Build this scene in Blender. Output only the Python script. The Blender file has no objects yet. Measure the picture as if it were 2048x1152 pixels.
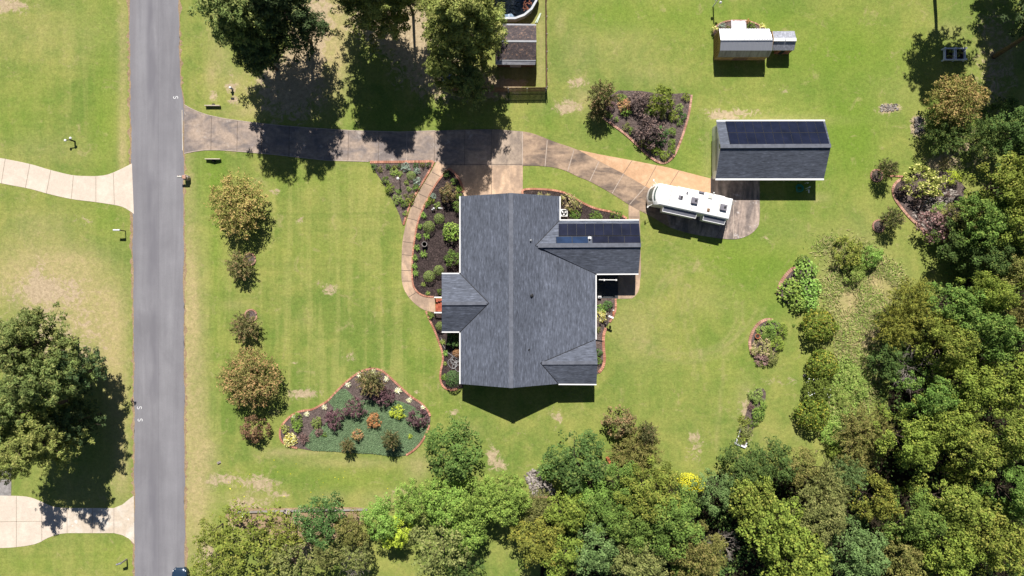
import bpy, bmesh, math, random
import numpy as np
from mathutils import Vector, Matrix

# ---------------------------------------------------------------- camera, sky, sun, exposure
scene = bpy.context.scene
COL = scene.collection
CAM_H = 85.0          # camera height in metres
PXM = 16.0            # photograph pixels per metre on the ground
cam_d = bpy.data.cameras.new("camera")
cam_d.sensor_width = 36.0
cam_d.lens = 36.0 * CAM_H / 128.0
cam_d.clip_end = 6000.0
cam = bpy.data.objects.new("camera", cam_d)
COL.objects.link(cam)
cam.location = (0, 0, CAM_H)
scene.camera = cam

SUN_DX, SUN_K = 0.05, 0.86       # shadow metres per metre of height (x share, length)
sun_vec = Vector((SUN_DX * SUN_K, -SUN_K, -1.0)).normalized()
sun_elev = math.asin(-sun_vec.z)
world = bpy.data.worlds.new("World")
scene.world = world
world.use_nodes = True
wn = world.node_tree
wn.nodes.clear()
sky = wn.nodes.new("ShaderNodeTexSky")
sky.sky_type = 'NISHITA'
sky.sun_disc = False
sky.sun_elevation = sun_elev
sky.sun_rotation = math.atan2(-sun_vec.x, -sun_vec.y)
sky.air_density = 0.6
sky.dust_density = 0.3
bg = wn.nodes.new("ShaderNodeBackground")
bg.inputs[1].default_value = 0.05
wo = wn.nodes.new("ShaderNodeOutputWorld")
wn.links.new(sky.outputs[0], bg.inputs[0])
wn.links.new(bg.outputs[0], wo.inputs[0])
sd = bpy.data.lights.new("sun", 'SUN')
sd.energy = 5.0
sd.angle = math.radians(0.5)
sd.color = (1.0, 0.955, 0.89)
sun = bpy.data.objects.new("sun", sd)
COL.objects.link(sun)
sun.location = (0, 40, 60)
sun.rotation_euler = sun_vec.to_track_quat('-Z', 'Y').to_euler()
vs = scene.view_settings
vs.view_transform = 'Standard'
vs.look = 'None'
vs.gamma = 1.0
vs.exposure = 0.4
vs.use_curve_mapping = False

# ---------------------------------------------------------------- placing
def P(px, py, z=0.0):
    "world point at height z that stands where the photograph shows it"
    k = (CAM_H - z) / CAM_H / PXM
    return Vector(((px - 1024) * k, -(py - 576) * k, z))
def Gd(px, py, z=0.0):
    "world point from ground-plan pixel units"
    return Vector(((px - 1024) / PXM, -(py - 576) / PXM, z))

# ---------------------------------------------------------------- tagging
def thing(name, label, cat, loc=(0, 0, 0), rotz=0.0, group=None):
    o = bpy.data.objects.new(name, None)
    COL.objects.link(o)
    o.location = loc
    o.rotation_euler = (0, 0, rotz)
    o.empty_display_size = 0.3
    o['label'] = label
    o['category'] = cat
    if group: o['group'] = group
    return o
def tag(o, label, cat, group=None, kind=None):
    o['label'] = label
    o['category'] = cat
    if group: o['group'] = group
    if kind: o['kind'] = kind
    return o

# ---------------------------------------------------------------- mesh collector
class MB:
    def __init__(s):
        s.v = []; s.f = []; s.m = []
    def add(s, vs_, fs, m=0):
        b = len(s.v)
        s.v += [tuple(p) for p in vs_]
        for f in fs:
            s.f.append(tuple(i + b for i in f)); s.m.append(m)
        return s
    def box(s, c, d, rz=0.0, m=0, top=1.0):
        cx, cy, cz = c; dx, dy, dz = d[0] / 2, d[1] / 2, d[2] / 2
        ca, sa = math.cos(rz), math.sin(rz)
        vs_ = []
        for z in (-1, 1):
            t = top if z > 0 else 1.0
            for x, y in ((-1, -1), (1, -1), (1, 1), (-1, 1)):
                X, Y = x * dx * t, y * dy * t
                vs_.append((cx + X * ca - Y * sa, cy + X * sa + Y * ca, cz + z * dz))
        return s.add(vs_, [(3, 2, 1, 0), (4, 5, 6, 7), (0, 1, 5, 4), (1, 2, 6, 5), (2, 3, 7, 6), (3, 0, 4, 7)], m)
    def prism(s, pts, z0, z1, m=0, mside=None):
        n = len(pts)
        a = sum(pts[i][0] * pts[(i + 1) % n][1] - pts[(i + 1) % n][0] * pts[i][1] for i in range(n))
        pts = [tuple(p) for p in pts]
        if a < 0: pts = pts[::-1]
        b = len(s.v)
        s.v += [(p[0], p[1], z0) for p in pts] + [(p[0], p[1], z1) for p in pts]
        s.f.append(tuple(range(b + n, b + 2 * n))); s.m.append(m)
        s.f.append(tuple(range(b + n - 1, b - 1, -1))); s.m.append(m)
        for i in range(n):
            j = (i + 1) % n
            s.f.append((b + i, b + j, b + n + j, b + n + i)); s.m.append(m if mside is None else mside)
        return s
    def beam(s, p, q, w, h, m=0, up=(0, 0, 1)):
        "box from p to q, w wide, h high, centred on the line"
        p = Vector(p); q = Vector(q); d = (q - p).normalized()
        u = Vector(up); side = d.cross(u)
        if side.length < 1e-4: side = d.cross(Vector((1, 0, 0)))
        side.normalize(); u = side.cross(d).normalized()
        vs_ = []
        for e in (p, q):
            for a, b in ((-1, -1), (1, -1), (1, 1), (-1, 1)):
                vs_.append(e + side * (a * w / 2) + u * (b * h / 2))
        return s.add(vs_, [(0, 1, 2, 3), (7, 6, 5, 4), (4, 5, 1, 0), (5, 6, 2, 1), (6, 7, 3, 2), (7, 4, 0, 3)], m)
    def tube(s, path, r, n=6, m=0, cap=True):
        path = [Vector(p) for p in path]
        rs = r if isinstance(r, (list, tuple)) else [r] * len(path)
        b = len(s.v)
        for i, p in enumerate(path):
            d = (path[min(i + 1, len(path) - 1)] - path[max(i - 1, 0)])
            d = d.normalized() if d.length > 1e-6 else Vector((0, 0, 1))
            a = d.cross(Vector((0, 0, 1)))
            if a.length < 0.05: a = d.cross(Vector((1, 0, 0)))
            a.normalize(); c = d.cross(a)
            for k in range(n):
                t = 2 * math.pi * k / n
                q = p + (a * math.cos(t) + c * math.sin(t)) * rs[i]
                s.v.append(tuple(q))
        for i in range(len(path) - 1):
            for k in range(n):
                k2 = (k + 1) % n
                s.f.append((b + i * n + k, b + i * n + k2, b + (i + 1) * n + k2, b + (i + 1) * n + k)); s.m.append(m)
        if cap:
            s.f.append(tuple(b + k for k in range(n))); s.m.append(m)
            e = b + (len(path) - 1) * n
            s.f.append(tuple(e + k for k in range(n - 1, -1, -1))); s.m.append(m)
        return s
    def lathe(s, c, prof, n=20, m=0):
        "prof: list of (radius, z)"
        b = len(s.v); cx, cy, cz = c
        for r, z in prof:
            for k in range(n):
                t = 2 * math.pi * k / n
                s.v.append((cx + r * math.cos(t), cy + r * math.sin(t), cz + z))
        for i in range(len(prof) - 1):
            for k in range(n):
                k2 = (k + 1) % n
                s.f.append((b + i * n + k, b + i * n + k2, b + (i + 1) * n + k2, b + (i + 1) * n + k)); s.m.append(m)
        s.f.append(tuple(b + k for k in range(n - 1, -1, -1))); s.m.append(m)
        e = b + (len(prof) - 1) * n
        s.f.append(tuple(e + k for k in range(n))); s.m.append(m)
        return s
    def layers(s, rings, mats=None, cap=True):
        "rings: list of closed point lists of the same length, stacked"
        b = len(s.v); n = len(rings[0])
        for r in rings: s.v += [tuple(p) for p in r]
        for i in range(len(rings) - 1):
            for k in range(n):
                k2 = (k + 1) % n
                mm = mats(i, k) if mats else 0
                s.f.append((b + i * n + k, b + i * n + k2, b + (i + 1) * n + k2, b + (i + 1) * n + k)); s.m.append(mm)
        if cap:
            s.f.append(tuple(b + k for k in range(n - 1, -1, -1))); s.m.append(0)
            e = b + (len(rings) - 1) * n
            s.f.append(tuple(e + k for k in range(n))); s.m.append(0)
        return s
    def build(s, name, mats, parent=None, local=False, smooth=False, bevel=0.0):
        me = bpy.data.meshes.new(name)
        off = Vector((0, 0, 0))
        if parent is not None and not local:
            p = parent
            while p is not None:
                off += Vector(p.location); p = p.parent
        me.from_pydata([(a[0] - off.x, a[1] - off.y, a[2] - off.z) for a in s.v], [], s.f)
        if not isinstance(mats, (list, tuple)): mats = [mats]
        for m_ in mats: me.materials.append(m_)
        me.polygons.foreach_set('material_index', s.m)
        if smooth: me.polygons.foreach_set('use_smooth', [True] * len(s.f))
        me.update()
        o = bpy.data.objects.new(name, me)
        COL.objects.link(o)
        if parent is not None: o.parent = parent
        if bevel > 0:
            md = o.modifiers.new("bevel", 'BEVEL')
            md.width = bevel; md.segments = 2; md.limit_method = 'ANGLE'
        return o
def struct(name, mb, mats):
    o = mb.build(name, mats)
    o['kind'] = 'structure'
    return o
def dup(root, loc, rotz=None, label=None, group=None, cat=None):
    r = root.copy(); COL.objects.link(r); r.location = loc
    if rotz is not None: r.rotation_euler = (0, 0, rotz)
    if label: r['label'] = label
    if group: r['group'] = group
    if cat: r['category'] = cat
    for ch in list(root.children):
        c = ch.copy(); COL.objects.link(c); c.parent = r
        for g in list(ch.children):
            d = g.copy(); COL.objects.link(d); d.parent = c
    return r

# ---------------------------------------------------------------- materials
class NT:
    def __init__(s, name):
        s.mat = bpy.data.materials.new(name); s.mat.use_nodes = True
        s.t = s.mat.node_tree; s.t.nodes.clear()
        s.out = s.n("ShaderNodeOutputMaterial")
    def n(s, typ, **kw):
        nd = s.t.nodes.new(typ)
        for k, v in kw.items(): setattr(nd, k, v)
        return nd
    def l(s, a, b): s.t.links.new(a, b)
    def coord(s, scale=(1, 1, 1), kind='Object', rot=(0, 0, 0)):
        tc = s.n("ShaderNodeTexCoord"); mp = s.n("ShaderNodeMapping")
        mp.inputs['Scale'].default_value = scale; mp.inputs['Rotation'].default_value = rot
        s.l(tc.outputs[kind], mp.inputs[0]); return mp.outputs[0]
    def noise(s, vec, scale=1.0, detail=3.0, rough=0.55, dist=0.0):
        nd = s.n("ShaderNodeTexNoise")
        nd.inputs['Scale'].default_value = scale; nd.inputs['Detail'].default_value = detail
        nd.inputs['Roughness'].default_value = rough; nd.inputs['Distortion'].default_value = dist
        s.l(vec, nd.inputs['Vector']); return nd.outputs[0]
    def ramp(s, fac, stops):
        r = s.n("ShaderNodeValToRGB"); cr = r.color_ramp
        while len(cr.elements) < len(stops): cr.elements.new(0.5)
        for e, (p, c) in zip(cr.elements, stops):
            e.position = p; e.color = (c if isinstance(c, (list, tuple)) else (c, c, c)) + ((1,) if not isinstance(c, (list, tuple)) or len(c) == 3 else ())
        s.l(fac, r.inputs[0]); return r.outputs[0]
    def mix(s, fac, a, b, blend='MIX'):
        m = s.n("ShaderNodeMix", data_type='RGBA', blend_type=blend)
        for sock, val in ((m.inputs[0], fac), (m.inputs[6], a), (m.inputs[7], b)):
            if hasattr(val, 'node'): s.l(val, sock)
            else: sock.default_value = val if not isinstance(val, tuple) or len(val) == 4 else val + (1,)
        return m.outputs[2]
    def math(s, op, a, b=0.0, c=None, clamp=False):
        m = s.n("ShaderNodeMath", operation=op); m.use_clamp = clamp
        for i, val in enumerate((a, b) if c is None else (a, b, c)):
            if hasattr(val, 'node'): s.l(val, m.inputs[i])
            else: m.inputs[i].default_value = val
        return m.outputs[0]
    def bump(s, h, strength=0.3, dist=0.05):
        b = s.n("ShaderNodeBump"); b.inputs['Strength'].default_value = strength
        b.inputs['Distance'].default_value = dist; s.l(h, b.inputs['Height']); return b.outputs[0]
    def pbr(s, col, rough=0.8, metal=0.0, normal=None, spec=0.3):
        p = s.n("ShaderNodeBsdfPrincipled")
        for nm, val in (('Base Color', col), ('Roughness', rough), ('Metallic', metal), ('Specular IOR Level', spec)):
            if hasattr(val, 'node'): s.l(val, p.inputs[nm])
            else: p.inputs[nm].default_value = val if not isinstance(val, tuple) or len(val) == 4 else val + (1,)
        if normal is not None: s.l(normal, p.inputs['Normal'])
        s.l(p.outputs[0], s.out.inputs[0]); return s.mat

def sc(c, k): return tuple(min(1.0, x * k) for x in c)
def plain(name, col, rough=0.7, metal=0.0, var=0.15, scale=3.0, spec=0.3, bump=0.0):
    t = NT(name); v = t.coord()
    n = t.noise(v, scale, 4)
    c = t.ramp(n, [(0.3, sc(col, 1 - var)), (0.7, sc(col, 1 + var))])
    nm = t.bump(t.noise(v, scale * 6, 3), bump, 0.02) if bump else None
    return t.pbr(c, rough, metal, nm, spec)

def shingle_mat(name, axis, base=(0.082, 0.088, 0.105), contrast=1.0):
    t = NT(name)
    # courses run along 'axis'; tabs are long that way and short across it
    s1 = (0.9, 5.5, 5.5) if axis == 'X' else (5.5, 0.9, 5.5)
    s2 = (2.2, 8.0, 8.0) if axis == 'X' else (8.0, 2.2, 8.0)
    n1 = t.noise(t.coord(s1), 1.0, 2.5, 0.6, 0.2)
    n2 = t.noise(t.coord(s2), 1.0, 2.0, 0.6)
    n3 = t.noise(t.coord(), 0.22, 3)
    f = t.math('ADD', t.math('MULTIPLY', n1, 0.55), t.math('MULTIPLY', n2, 0.45))
    c = t.ramp(f, [(0.32, sc(base, 1 - 0.52 * contrast)), (0.47, sc(base, 0.92)), (0.56, sc(base, 1.15)), (0.7, sc(base, 1 + 1.0 * contrast))])
    c = t.mix(0.5, c, t.ramp(n3, [(0.3, 0.8), (0.7, 1.24)]), 'MULTIPLY')
    return t.pbr(c, 0.9, 0, t.bump(f, 0.35, 0.02), 0.25)

def leaf_mat(name, base, alt, alt_amt=0.2, spread=0.45, trans=0.12, alt2=None):
    base = sc(base, 1.48); alt = sc(alt, 1.36)
    t = NT(name)
    at = t.n("ShaderNodeAttribute", attribute_name='tint'); sep = t.n("ShaderNodeSeparateColor")
    t.l(at.outputs['Color'], sep.inputs[0])
    oi = t.n("ShaderNodeObjectInfo")
    f = t.math('ADD', t.math('MULTIPLY', sep.outputs[0], 0.6), t.math('MULTIPLY', sep.outputs[1], 0.4))
    c = t.ramp(f, [(0.15, sc(base, 1 - spread)), (0.5, base), (0.85, sc(base, 1 + spread))])
    k = t.math('GREATER_THAN', sep.outputs[2], 1 - alt_amt)
    c = t.mix(k, c, t.mix(sep.outputs[1], alt, alt2 or sc(alt, 1.35)))
    h = t.n("ShaderNodeHueSaturation"); t.l(c, h.inputs['Color'])
    t.l(t.math('ADD', t.math('MULTIPLY', oi.outputs['Random'], 0.016), 0.491), h.inputs['Hue'])
    t.l(t.math('ADD', t.math('MULTIPLY', oi.outputs['Random'], 0.2), 0.9), h.inputs['Value'])
    p = t.n("ShaderNodeBsdfPrincipled"); p.inputs['Roughness'].default_value = 0.8
    p.inputs['Specular IOR Level'].default_value = 0.1
    t.l(h.outputs[0], p.inputs['Base Color'])
    tr = t.n("ShaderNodeBsdfTranslucent"); t.l(h.outputs[0], tr.inputs[0])
    mx = t.n("ShaderNodeMixShader"); mx.inputs[0].default_value = trans
    t.l(p.outputs[0], mx.inputs[1]); t.l(tr.outputs[0], mx.inputs[2]); t.l(mx.outputs[0], t.out.inputs[0])
    return t.mat

def concrete_mat(name, base, stain, amt, streak=(0.5, 0.5, 0.5), hi=None, mot=0.3):
    t = NT(name); v = t.coord()
    n1 = t.noise(t.coord(streak), 1.0, 5, 0.6, 0.6)
    n2 = t.noise(v, 2.2, 4, 0.6)
    n3 = t.noise(v, 9.0, 3)
    c = t.mix(t.ramp(n1, [(0.56 - amt * 0.3, 1.0), (0.72 - amt * 0.2, 0.0)]), base, stain)
    c = t.mix(1.0, c, t.ramp(n2, [(0.3, 1 - mot), (0.7, 1 + mot)]), 'MULTIPLY')
    c = t.mix(0.35, c, t.ramp(n3, [(0.3, 0.8), (0.7, 1.2)]), 'MULTIPLY')
    if hi: c = t.mix(t.ramp(t.noise(v, 0.7, 5, 0.65), [(0.6, 0.0), (0.68, 0.7)]), c, hi)
    return t.pbr(c, 0.85, 0, t.bump(n3, 0.15, 0.01), 0.25)

def brick_mat(name, a, b):
    t = NT(name); g = t.n("ShaderNodeNewGeometry")
    c = t.ramp(g.outputs['Random Per Island'], [(0.0, a), (0.5, b), (1.0, sc(b, 1.3))])
    c = t.mix(0.4, c, t.ramp(t.noise(t.coord(), 6, 3), [(0.3, 0.7), (0.7, 1.25)]), 'MULTIPLY')
    return t.pbr(c, 0.9, 0, None, 0.2)

def ribbed_mat(name, col, dirt, freq=3.2, amt=0.3, rough=0.35, metal=0.3):
    t = NT(name); v = t.coord()
    w = t.n("ShaderNodeTexWave", wave_type='BANDS', bands_direction='X'); w.inputs['Scale'].default_value = freq / 2
    t.l(v, w.inputs[0])
    n = t.noise(t.coord((3, 0.6, 0.6)), 1.0, 4, 0.65)
    c = t.mix(t.ramp(n, [(0.4, 0.0), (0.75, amt)]), col, dirt)
    c = t.mix(t.ramp(w.outputs[0], [(0.85, 0.0), (1.0, 0.25)]), c, sc(col, 0.6))
    return t.pbr(c, rough, metal, t.bump(w.outputs[1], 0.4, 0.03), 0.4)

M = {}
M['asphalt'] = None
def build_asphalt():
    t = NT("asphalt"); v = t.coord()
    n1 = t.noise(t.coord((0.9, 0.06, 1)), 1.0, 4, 0.6, 0.3)
    n2 = t.noise(v, 0.25, 4, 0.6)
    n3 = t.noise(v, 14.0, 3, 0.7)
    c = t.ramp(n1, [(0.3, (0.192, 0.187, 0.204)), (0.7, (0.252, 0.247, 0.264))])
    c = t.mix(0.7, c, t.ramp(n2, [(0.3, 0.88), (0.7, 1.12)]), 'MULTIPLY')
    c = t.mix(0.35, c, t.ramp(n3, [(0.3, 0.72), (0.7, 1.28)]), 'MULTIPLY')
    # laying seam down the middle and darker sealed lane left of it
    tc = t.n("ShaderNodeTexCoord"); sp = t.n("ShaderNodeSeparateXYZ"); t.l(tc.outputs['Object'], sp.inputs[0])
    wob = t.math('MULTIPLY', t.math('SUBTRACT', t.noise(t.coord((0, 0.12, 0)), 1.0, 2), 0.5), 0.25)
    xx = t.math('ADD', sp.outputs[0], wob)
    seam = t.math('LESS_THAN', t.math('ABSOLUTE', t.math('ADD', xx, 44.2)), 0.045)
    c = t.mix(t.math('MULTIPLY', seam, 0.2), c, (0.1, 0.098, 0.11))
    lane = t.ramp(t.math('ABSOLUTE', t.math('ADD', xx, 44.95)), [(0.3, 1.0), (0.95, 0.0)])
    patchy = t.ramp(t.noise(t.coord((0.4, 0.09, 1)), 1.0, 3), [(0.4, 0.0), (0.58, 0.75)])
    c = t.mix(t.math('MULTIPLY', lane, patchy), c, (0.155, 0.15, 0.17))
    blot = t.ramp(t.noise(t.coord((0.25, 0.12, 1)), 1.0, 6, 0.7, 0.6), [(0.52, 0.0), (0.66, 0.4)])
    c = t.mix(blot, c, (0.17, 0.165, 0.18))
    spots = t.ramp(t.noise(v, 0.9, 5, 0.8), [(0.66, 0.0), (0.74, 0.5)])
    c = t.mix(spots, c, (0.13, 0.125, 0.13))
    edge = t.ramp(t.math('ABSOLUTE', t.math('ADD', xx, 44.1)), [(0.0, 0.0), (1.0, 0.0)])
    ed2 = t.math('MULTIPLY', t.math('SUBTRACT', t.math('ABSOLUTE', t.math('ADD', xx, 44.1)), 2.55, None), 2.0, None, True)
    c = t.mix(t.math('MULTIPLY', ed2, 0.22), c, (0.17, 0.15, 0.16))
    return t.pbr(c, 0.9, 0, t.bump(n3, 0.2, 0.01), 0.25)
M['asphalt'] = build_asphalt()

def build_lawn():
    t = NT("lawn_grass"); v = t.coord()
    at = t.n("ShaderNodeAttribute", attribute_name='wear'); sep = t.n("ShaderNodeSeparateColor")
    t.l(at.outputs['Color'], sep.inputs[0]); dry, dirt, lush = sep.outputs
    al = at.outputs['Alpha']
    big = t.noise(v, 0.07, 4, 0.6, 0.4)
    mid = t.noise(v, 0.35, 5, 0.65, 0.5)
    fin = t.noise(v, 2.4, 4, 0.7, 0.3)
    vf = t.noise(v, 5.2, 3, 0.8)
    c = t.mix(t.ramp(t.math('ADD', t.math('MULTIPLY', big, 0.5), t.math('MULTIPLY', mid, 0.5)), [(0.41, 0.0), (0.61, 1.0)]),
              (0.148, 0.212, 0.043), (0.284, 0.292, 0.078))
    # mowing streaks, strongest where the photo shows them
    st = t.noise(t.coord((0.8, 0.04, 1)), 1.0, 3, 0.6, 0.15)
    sh_ = t.noise(t.coord((0.035, 0.5, 1)), 1.0, 3, 0.6, 0.3)
    am = t.math('ADD', t.math('MULTIPLY', al, 0.26), 0.1)
    c = t.mix(t.math('MULTIPLY', t.ramp(st, [(0.48, 0.0), (0.6, 1.0)]), am), c, (0.36, 0.345, 0.115))
    c = t.mix(t.math('MULTIPLY', t.ramp(st, [(0.36, 1.0), (0.48, 0.0)]), am), c, (0.15, 0.215, 0.04))
    c = t.mix(t.math('MULTIPLY', t.ramp(sh_, [(0.36, 1.0), (0.5, 0.0)]), t.math('ADD', t.math('MULTIPLY', al, 0.25), 0.18)), c, (0.14, 0.2, 0.04))
    weed = t.ramp(t.noise(v, 1.5, 6, 0.75, 0.4), [(0.6, 0.0), (0.72, 0.6)])
    c = t.mix(weed, c, (0.105, 0.165, 0.035))
    pale = t.ramp(t.noise(t.coord((1.3, 1.3, 1)), 1.3, 7, 0.8, 0.2), [(0.63, 0.0), (0.74, 0.55)])
    c = t.mix(pale, c, (0.45, 0.43, 0.2))
    c = t.mix(t.math('MULTIPLY', lush, 0.75), c, (0.16, 0.25, 0.03))
    brk = t.noise(v, 0.9, 8, 0.78, 1.2)
    dm = t.math('MULTIPLY', dry, t.ramp(brk, [(0.3, 0.35), (0.62, 1.0)]), None, True)
    # stray worn specks everywhere
    sp_ = t.ramp(t.noise(v, 0.55, 6, 0.75, 0.8), [(0.57, 0.0), (0.7, 0.55)])
    c = t.mix(sp_, c, (0.37, 0.31, 0.15))
    c = t.mix(dm, c, (0.43, 0.345, 0.175))
    em = t.ramp(t.math('ADD', t.math('MULTIPLY', dirt, 1.25), t.math('MULTIPLY', t.math('SUBTRACT', brk, 0.5), 3.0)), [(0.34, 0.0), (0.62, 0.92)])
    em = t.math('MULTIPLY', em, t.math('MULTIPLY', dirt, 4.0, None, True))
    c = t.mix(em, c, t.mix(fin, (0.37, 0.275, 0.17), (0.5, 0.4, 0.275)))
    c = t.mix(0.9, c, t.ramp(fin, [(0.25, 0.76), (0.75, 1.26)]), 'MULTIPLY')
    c = t.mix(0.5, c, t.ramp(vf, [(0.25, 0.6), (0.75, 1.4)]), 'MULTIPLY')
    return t.pbr(c, 0.95, 0, t.bump(t.math('ADD', fin, vf), 0.5, 0.06), 0.1)
M['lawn'] = build_lawn()

def build_mulch(name, a, b, hi, lo=0.35, top=0.72, fs=6.0):
    t = NT(name); v = t.coord()
    n1 = t.noise(v, fs, 4, 0.8, 0.5); n2 = t.noise(v, 1.3, 4, 0.65)
    c = t.ramp(n1, [(lo, a), (0.55, b), (top, hi)])
    c = t.mix(0.7, c, t.ramp(n2, [(0.3, 0.7), (0.7, 1.3)]), 'MULTIPLY')
    return t.pbr(c, 0.95, 0, t.bump(n1, 0.9, 0.08), 0.1)
M['mulch_dark'] = build_mulch("dark_mulch", (0.02, 0.015, 0.015), (0.065, 0.048, 0.046), (0.19, 0.14, 0.125))
M['mulch_pale'] = build_mulch("weathered_mulch", (0.06, 0.045, 0.04), (0.15, 0.115, 0.105), (0.3, 0.23, 0.21))
M['verge'] = build_mulch("red_dirt", (0.25, 0.17, 0.1), (0.36, 0.26, 0.16), (0.45, 0.36, 0.22))
M['needles'] = build_mulch("pine_straw", (0.22, 0.12, 0.07), (0.36, 0.22, 0.14), (0.46, 0.34, 0.2))
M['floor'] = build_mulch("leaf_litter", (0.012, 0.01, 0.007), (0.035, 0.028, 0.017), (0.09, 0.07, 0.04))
M['conc_mid'] = concrete_mat("half_stained_concrete", (0.46, 0.36, 0.275), (0.25, 0.2, 0.165), 0.5, (0.6, 0.22, 1), None, .15)
M['conc_weathered'] = concrete_mat("weathered_concrete", (0.4, 0.31, 0.245), (0.215, 0.182, 0.17), 0.5, (0.3, 0.6, 1), (0.48, 0.42, 0.37), .2)
M['conc_brown'] = concrete_mat("brown_stained_concrete", (0.4, 0.285, 0.2), (0.15, 0.115, 0.095), 0.68, (0.28, 0.8, 1), None, .18)
M['conc_tan'] = concrete_mat("tan_concrete", (0.58, 0.41, 0.28), (0.36, 0.26, 0.19), 0.38, (0.7, 0.3, 1), None, .14)
M['conc_orange'] = concrete_mat("orange_concrete", (0.66, 0.43, 0.265), (0.55, 0.34, 0.2), 0.3, (0.5, 0.6, 1), None, .1)
M['conc_pad'] = concrete_mat("pad_concrete", (0.46, 0.36, 0.3), (0.2, 0.165, 0.15), 0.5, (1.0, 0.25, 1), (0.68, 0.64, 0.63), .22)
M['conc_pale'] = concrete_mat("pale_concrete", (0.68, 0.59, 0.49), (0.61, 0.52, 0.43), 0.3, mot=.06)
M['conc_white'] = concrete_mat("new_concrete", (0.66, 0.6, 0.52), (0.57, 0.48, 0.38), 0.4, (0.5, 0.5, 1), (0.78, 0.77, 0.75), .1)
M['conc_grey'] = concrete_mat("grey_concrete", (0.36, 0.34, 0.33), (0.24, 0.22, 0.21), 0.3)
M['joint'] = plain("slab_joint", (0.17, 0.13, 0.105), 0.9)
M['joint_mid'] = plain("drive_joint", (0.4, 0.34, 0.27), 0.9)
M['joint_pale'] = plain("pale_joint", (0.45, 0.37, 0.31), 0.9)
M['brick_edge'] = brick_mat("red_brick_edging", (0.34, 0.14, 0.09), (0.46, 0.225, 0.155))
M['brick_old'] = brick_mat("old_brick_edging", (0.34, 0.17, 0.12), (0.46, 0.27, 0.2))
M['brick_step'] = brick_mat("brick_step", (0.33, 0.08, 0.045), (0.4, 0.12, 0.07))
M['roofX'] = shingle_mat("shingles_across", 'X', (0.1, 0.112, 0.144), .88)
M['roofY'] = shingle_mat("shingles_along", 'Y', (0.1, 0.112, 0.144), .88)
M['ridge'] = plain("ridge_cap", (0.132, 0.142, 0.172), 0.9, var=0.2, scale=2)
M['white'] = plain("white_paint", (0.8, 0.8, 0.79), 0.45, var=0.04)
M['siding'] = plain("cream_siding", (0.62, 0.6, 0.55), 0.6, var=0.05)
M['glass'] = plain("window_glass", (0.03, 0.035, 0.04), 0.08, var=0.1, spec=0.6)
M['panel'] = plain("solar_glass", (0.010, 0.012, 0.028), 0.16, var=0.35, scale=0.8, spec=0.5)
M['panel_blue'] = plain("blue_solar_glass", (0.016, 0.035, 0.085), 0.16, var=0.3, scale=0.8, spec=0.5)
M['alu'] = plain("aluminium", (0.26, 0.27, 0.29), 0.55, 0.25, var=0.1)
M['bark'] = plain("bark", (0.09, 0.065, 0.05), 0.95, var=0.4, scale=4, bump=0.4)
M['bark_grey'] = plain("grey_bark", (0.3, 0.26, 0.23), 0.95, var=0.3, scale=4)
M['dark'] = plain("dark_plastic", (0.02, 0.02, 0.022), 0.6)
M['black'] = plain("black_rubber", (0.012, 0.012, 0.012), 0.8)
M['wood_brown'] = plain("weathered_board", (0.2, 0.12, 0.075), 0.9, var=0.35, scale=3)
M['wood_grey'] = plain("grey_timber", (0.3, 0.27, 0.25), 0.9, var=0.25, scale=3)
M['terracotta'] = plain("terracotta", (0.48, 0.16, 0.07), 0.8)
M['stone'] = plain("rock", (0.4, 0.34, 0.31), 0.9, var=0.5, scale=2)
M['road_paint'] = plain("road_paint", (0.8, 0.8, 0.8), 0.7, var=0.05)
# ================================================================ ground and paving
def smooth_path(pts, step=0.4, closed=False):
    "Catmull-Rom through pts (2D world), resampled"
    p = [Vector((a[0], a[1])) for a in pts]
    out = []
    n = len(p)
    for i in range(n if closed else n - 1):
        if closed: a, b, c, d = p[(i - 1) % n], p[i], p[(i + 1) % n], p[(i + 2) % n]
        else: a, b, c, d = p[max(i - 1, 0)], p[i], p[i + 1], p[min(i + 2, n - 1)]
        k = max(1, int((c - b).length / step))
        for j in range(k):
            t = j / k
            out.append(0.5 * ((2 * b) + (c - a) * t + (2 * a - 5 * b + 4 * c - d) * t * t + (3 * b - a - 3 * c + d) * t ** 3))
    if not closed: out.append(p[-1])
    return [(q.x, q.y) for q in out]
def G2(pts): return [(Gd(*p).x, Gd(*p).y) for p in pts]

ROAD_L = [(257, -500), (259, 0), (260.5, 120), (262, 250), (264, 380), (266.5, 520), (268, 700), (269, 900), (269.5, 1160), (271, 1700)]
ROAD_R = [(354, -500), (357, 0), (359, 100), (361, 170), (366.5, 205), (367, 310), (367, 450), (368, 700), (369, 900), (369.5, 1160), (371, 1700)]

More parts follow.
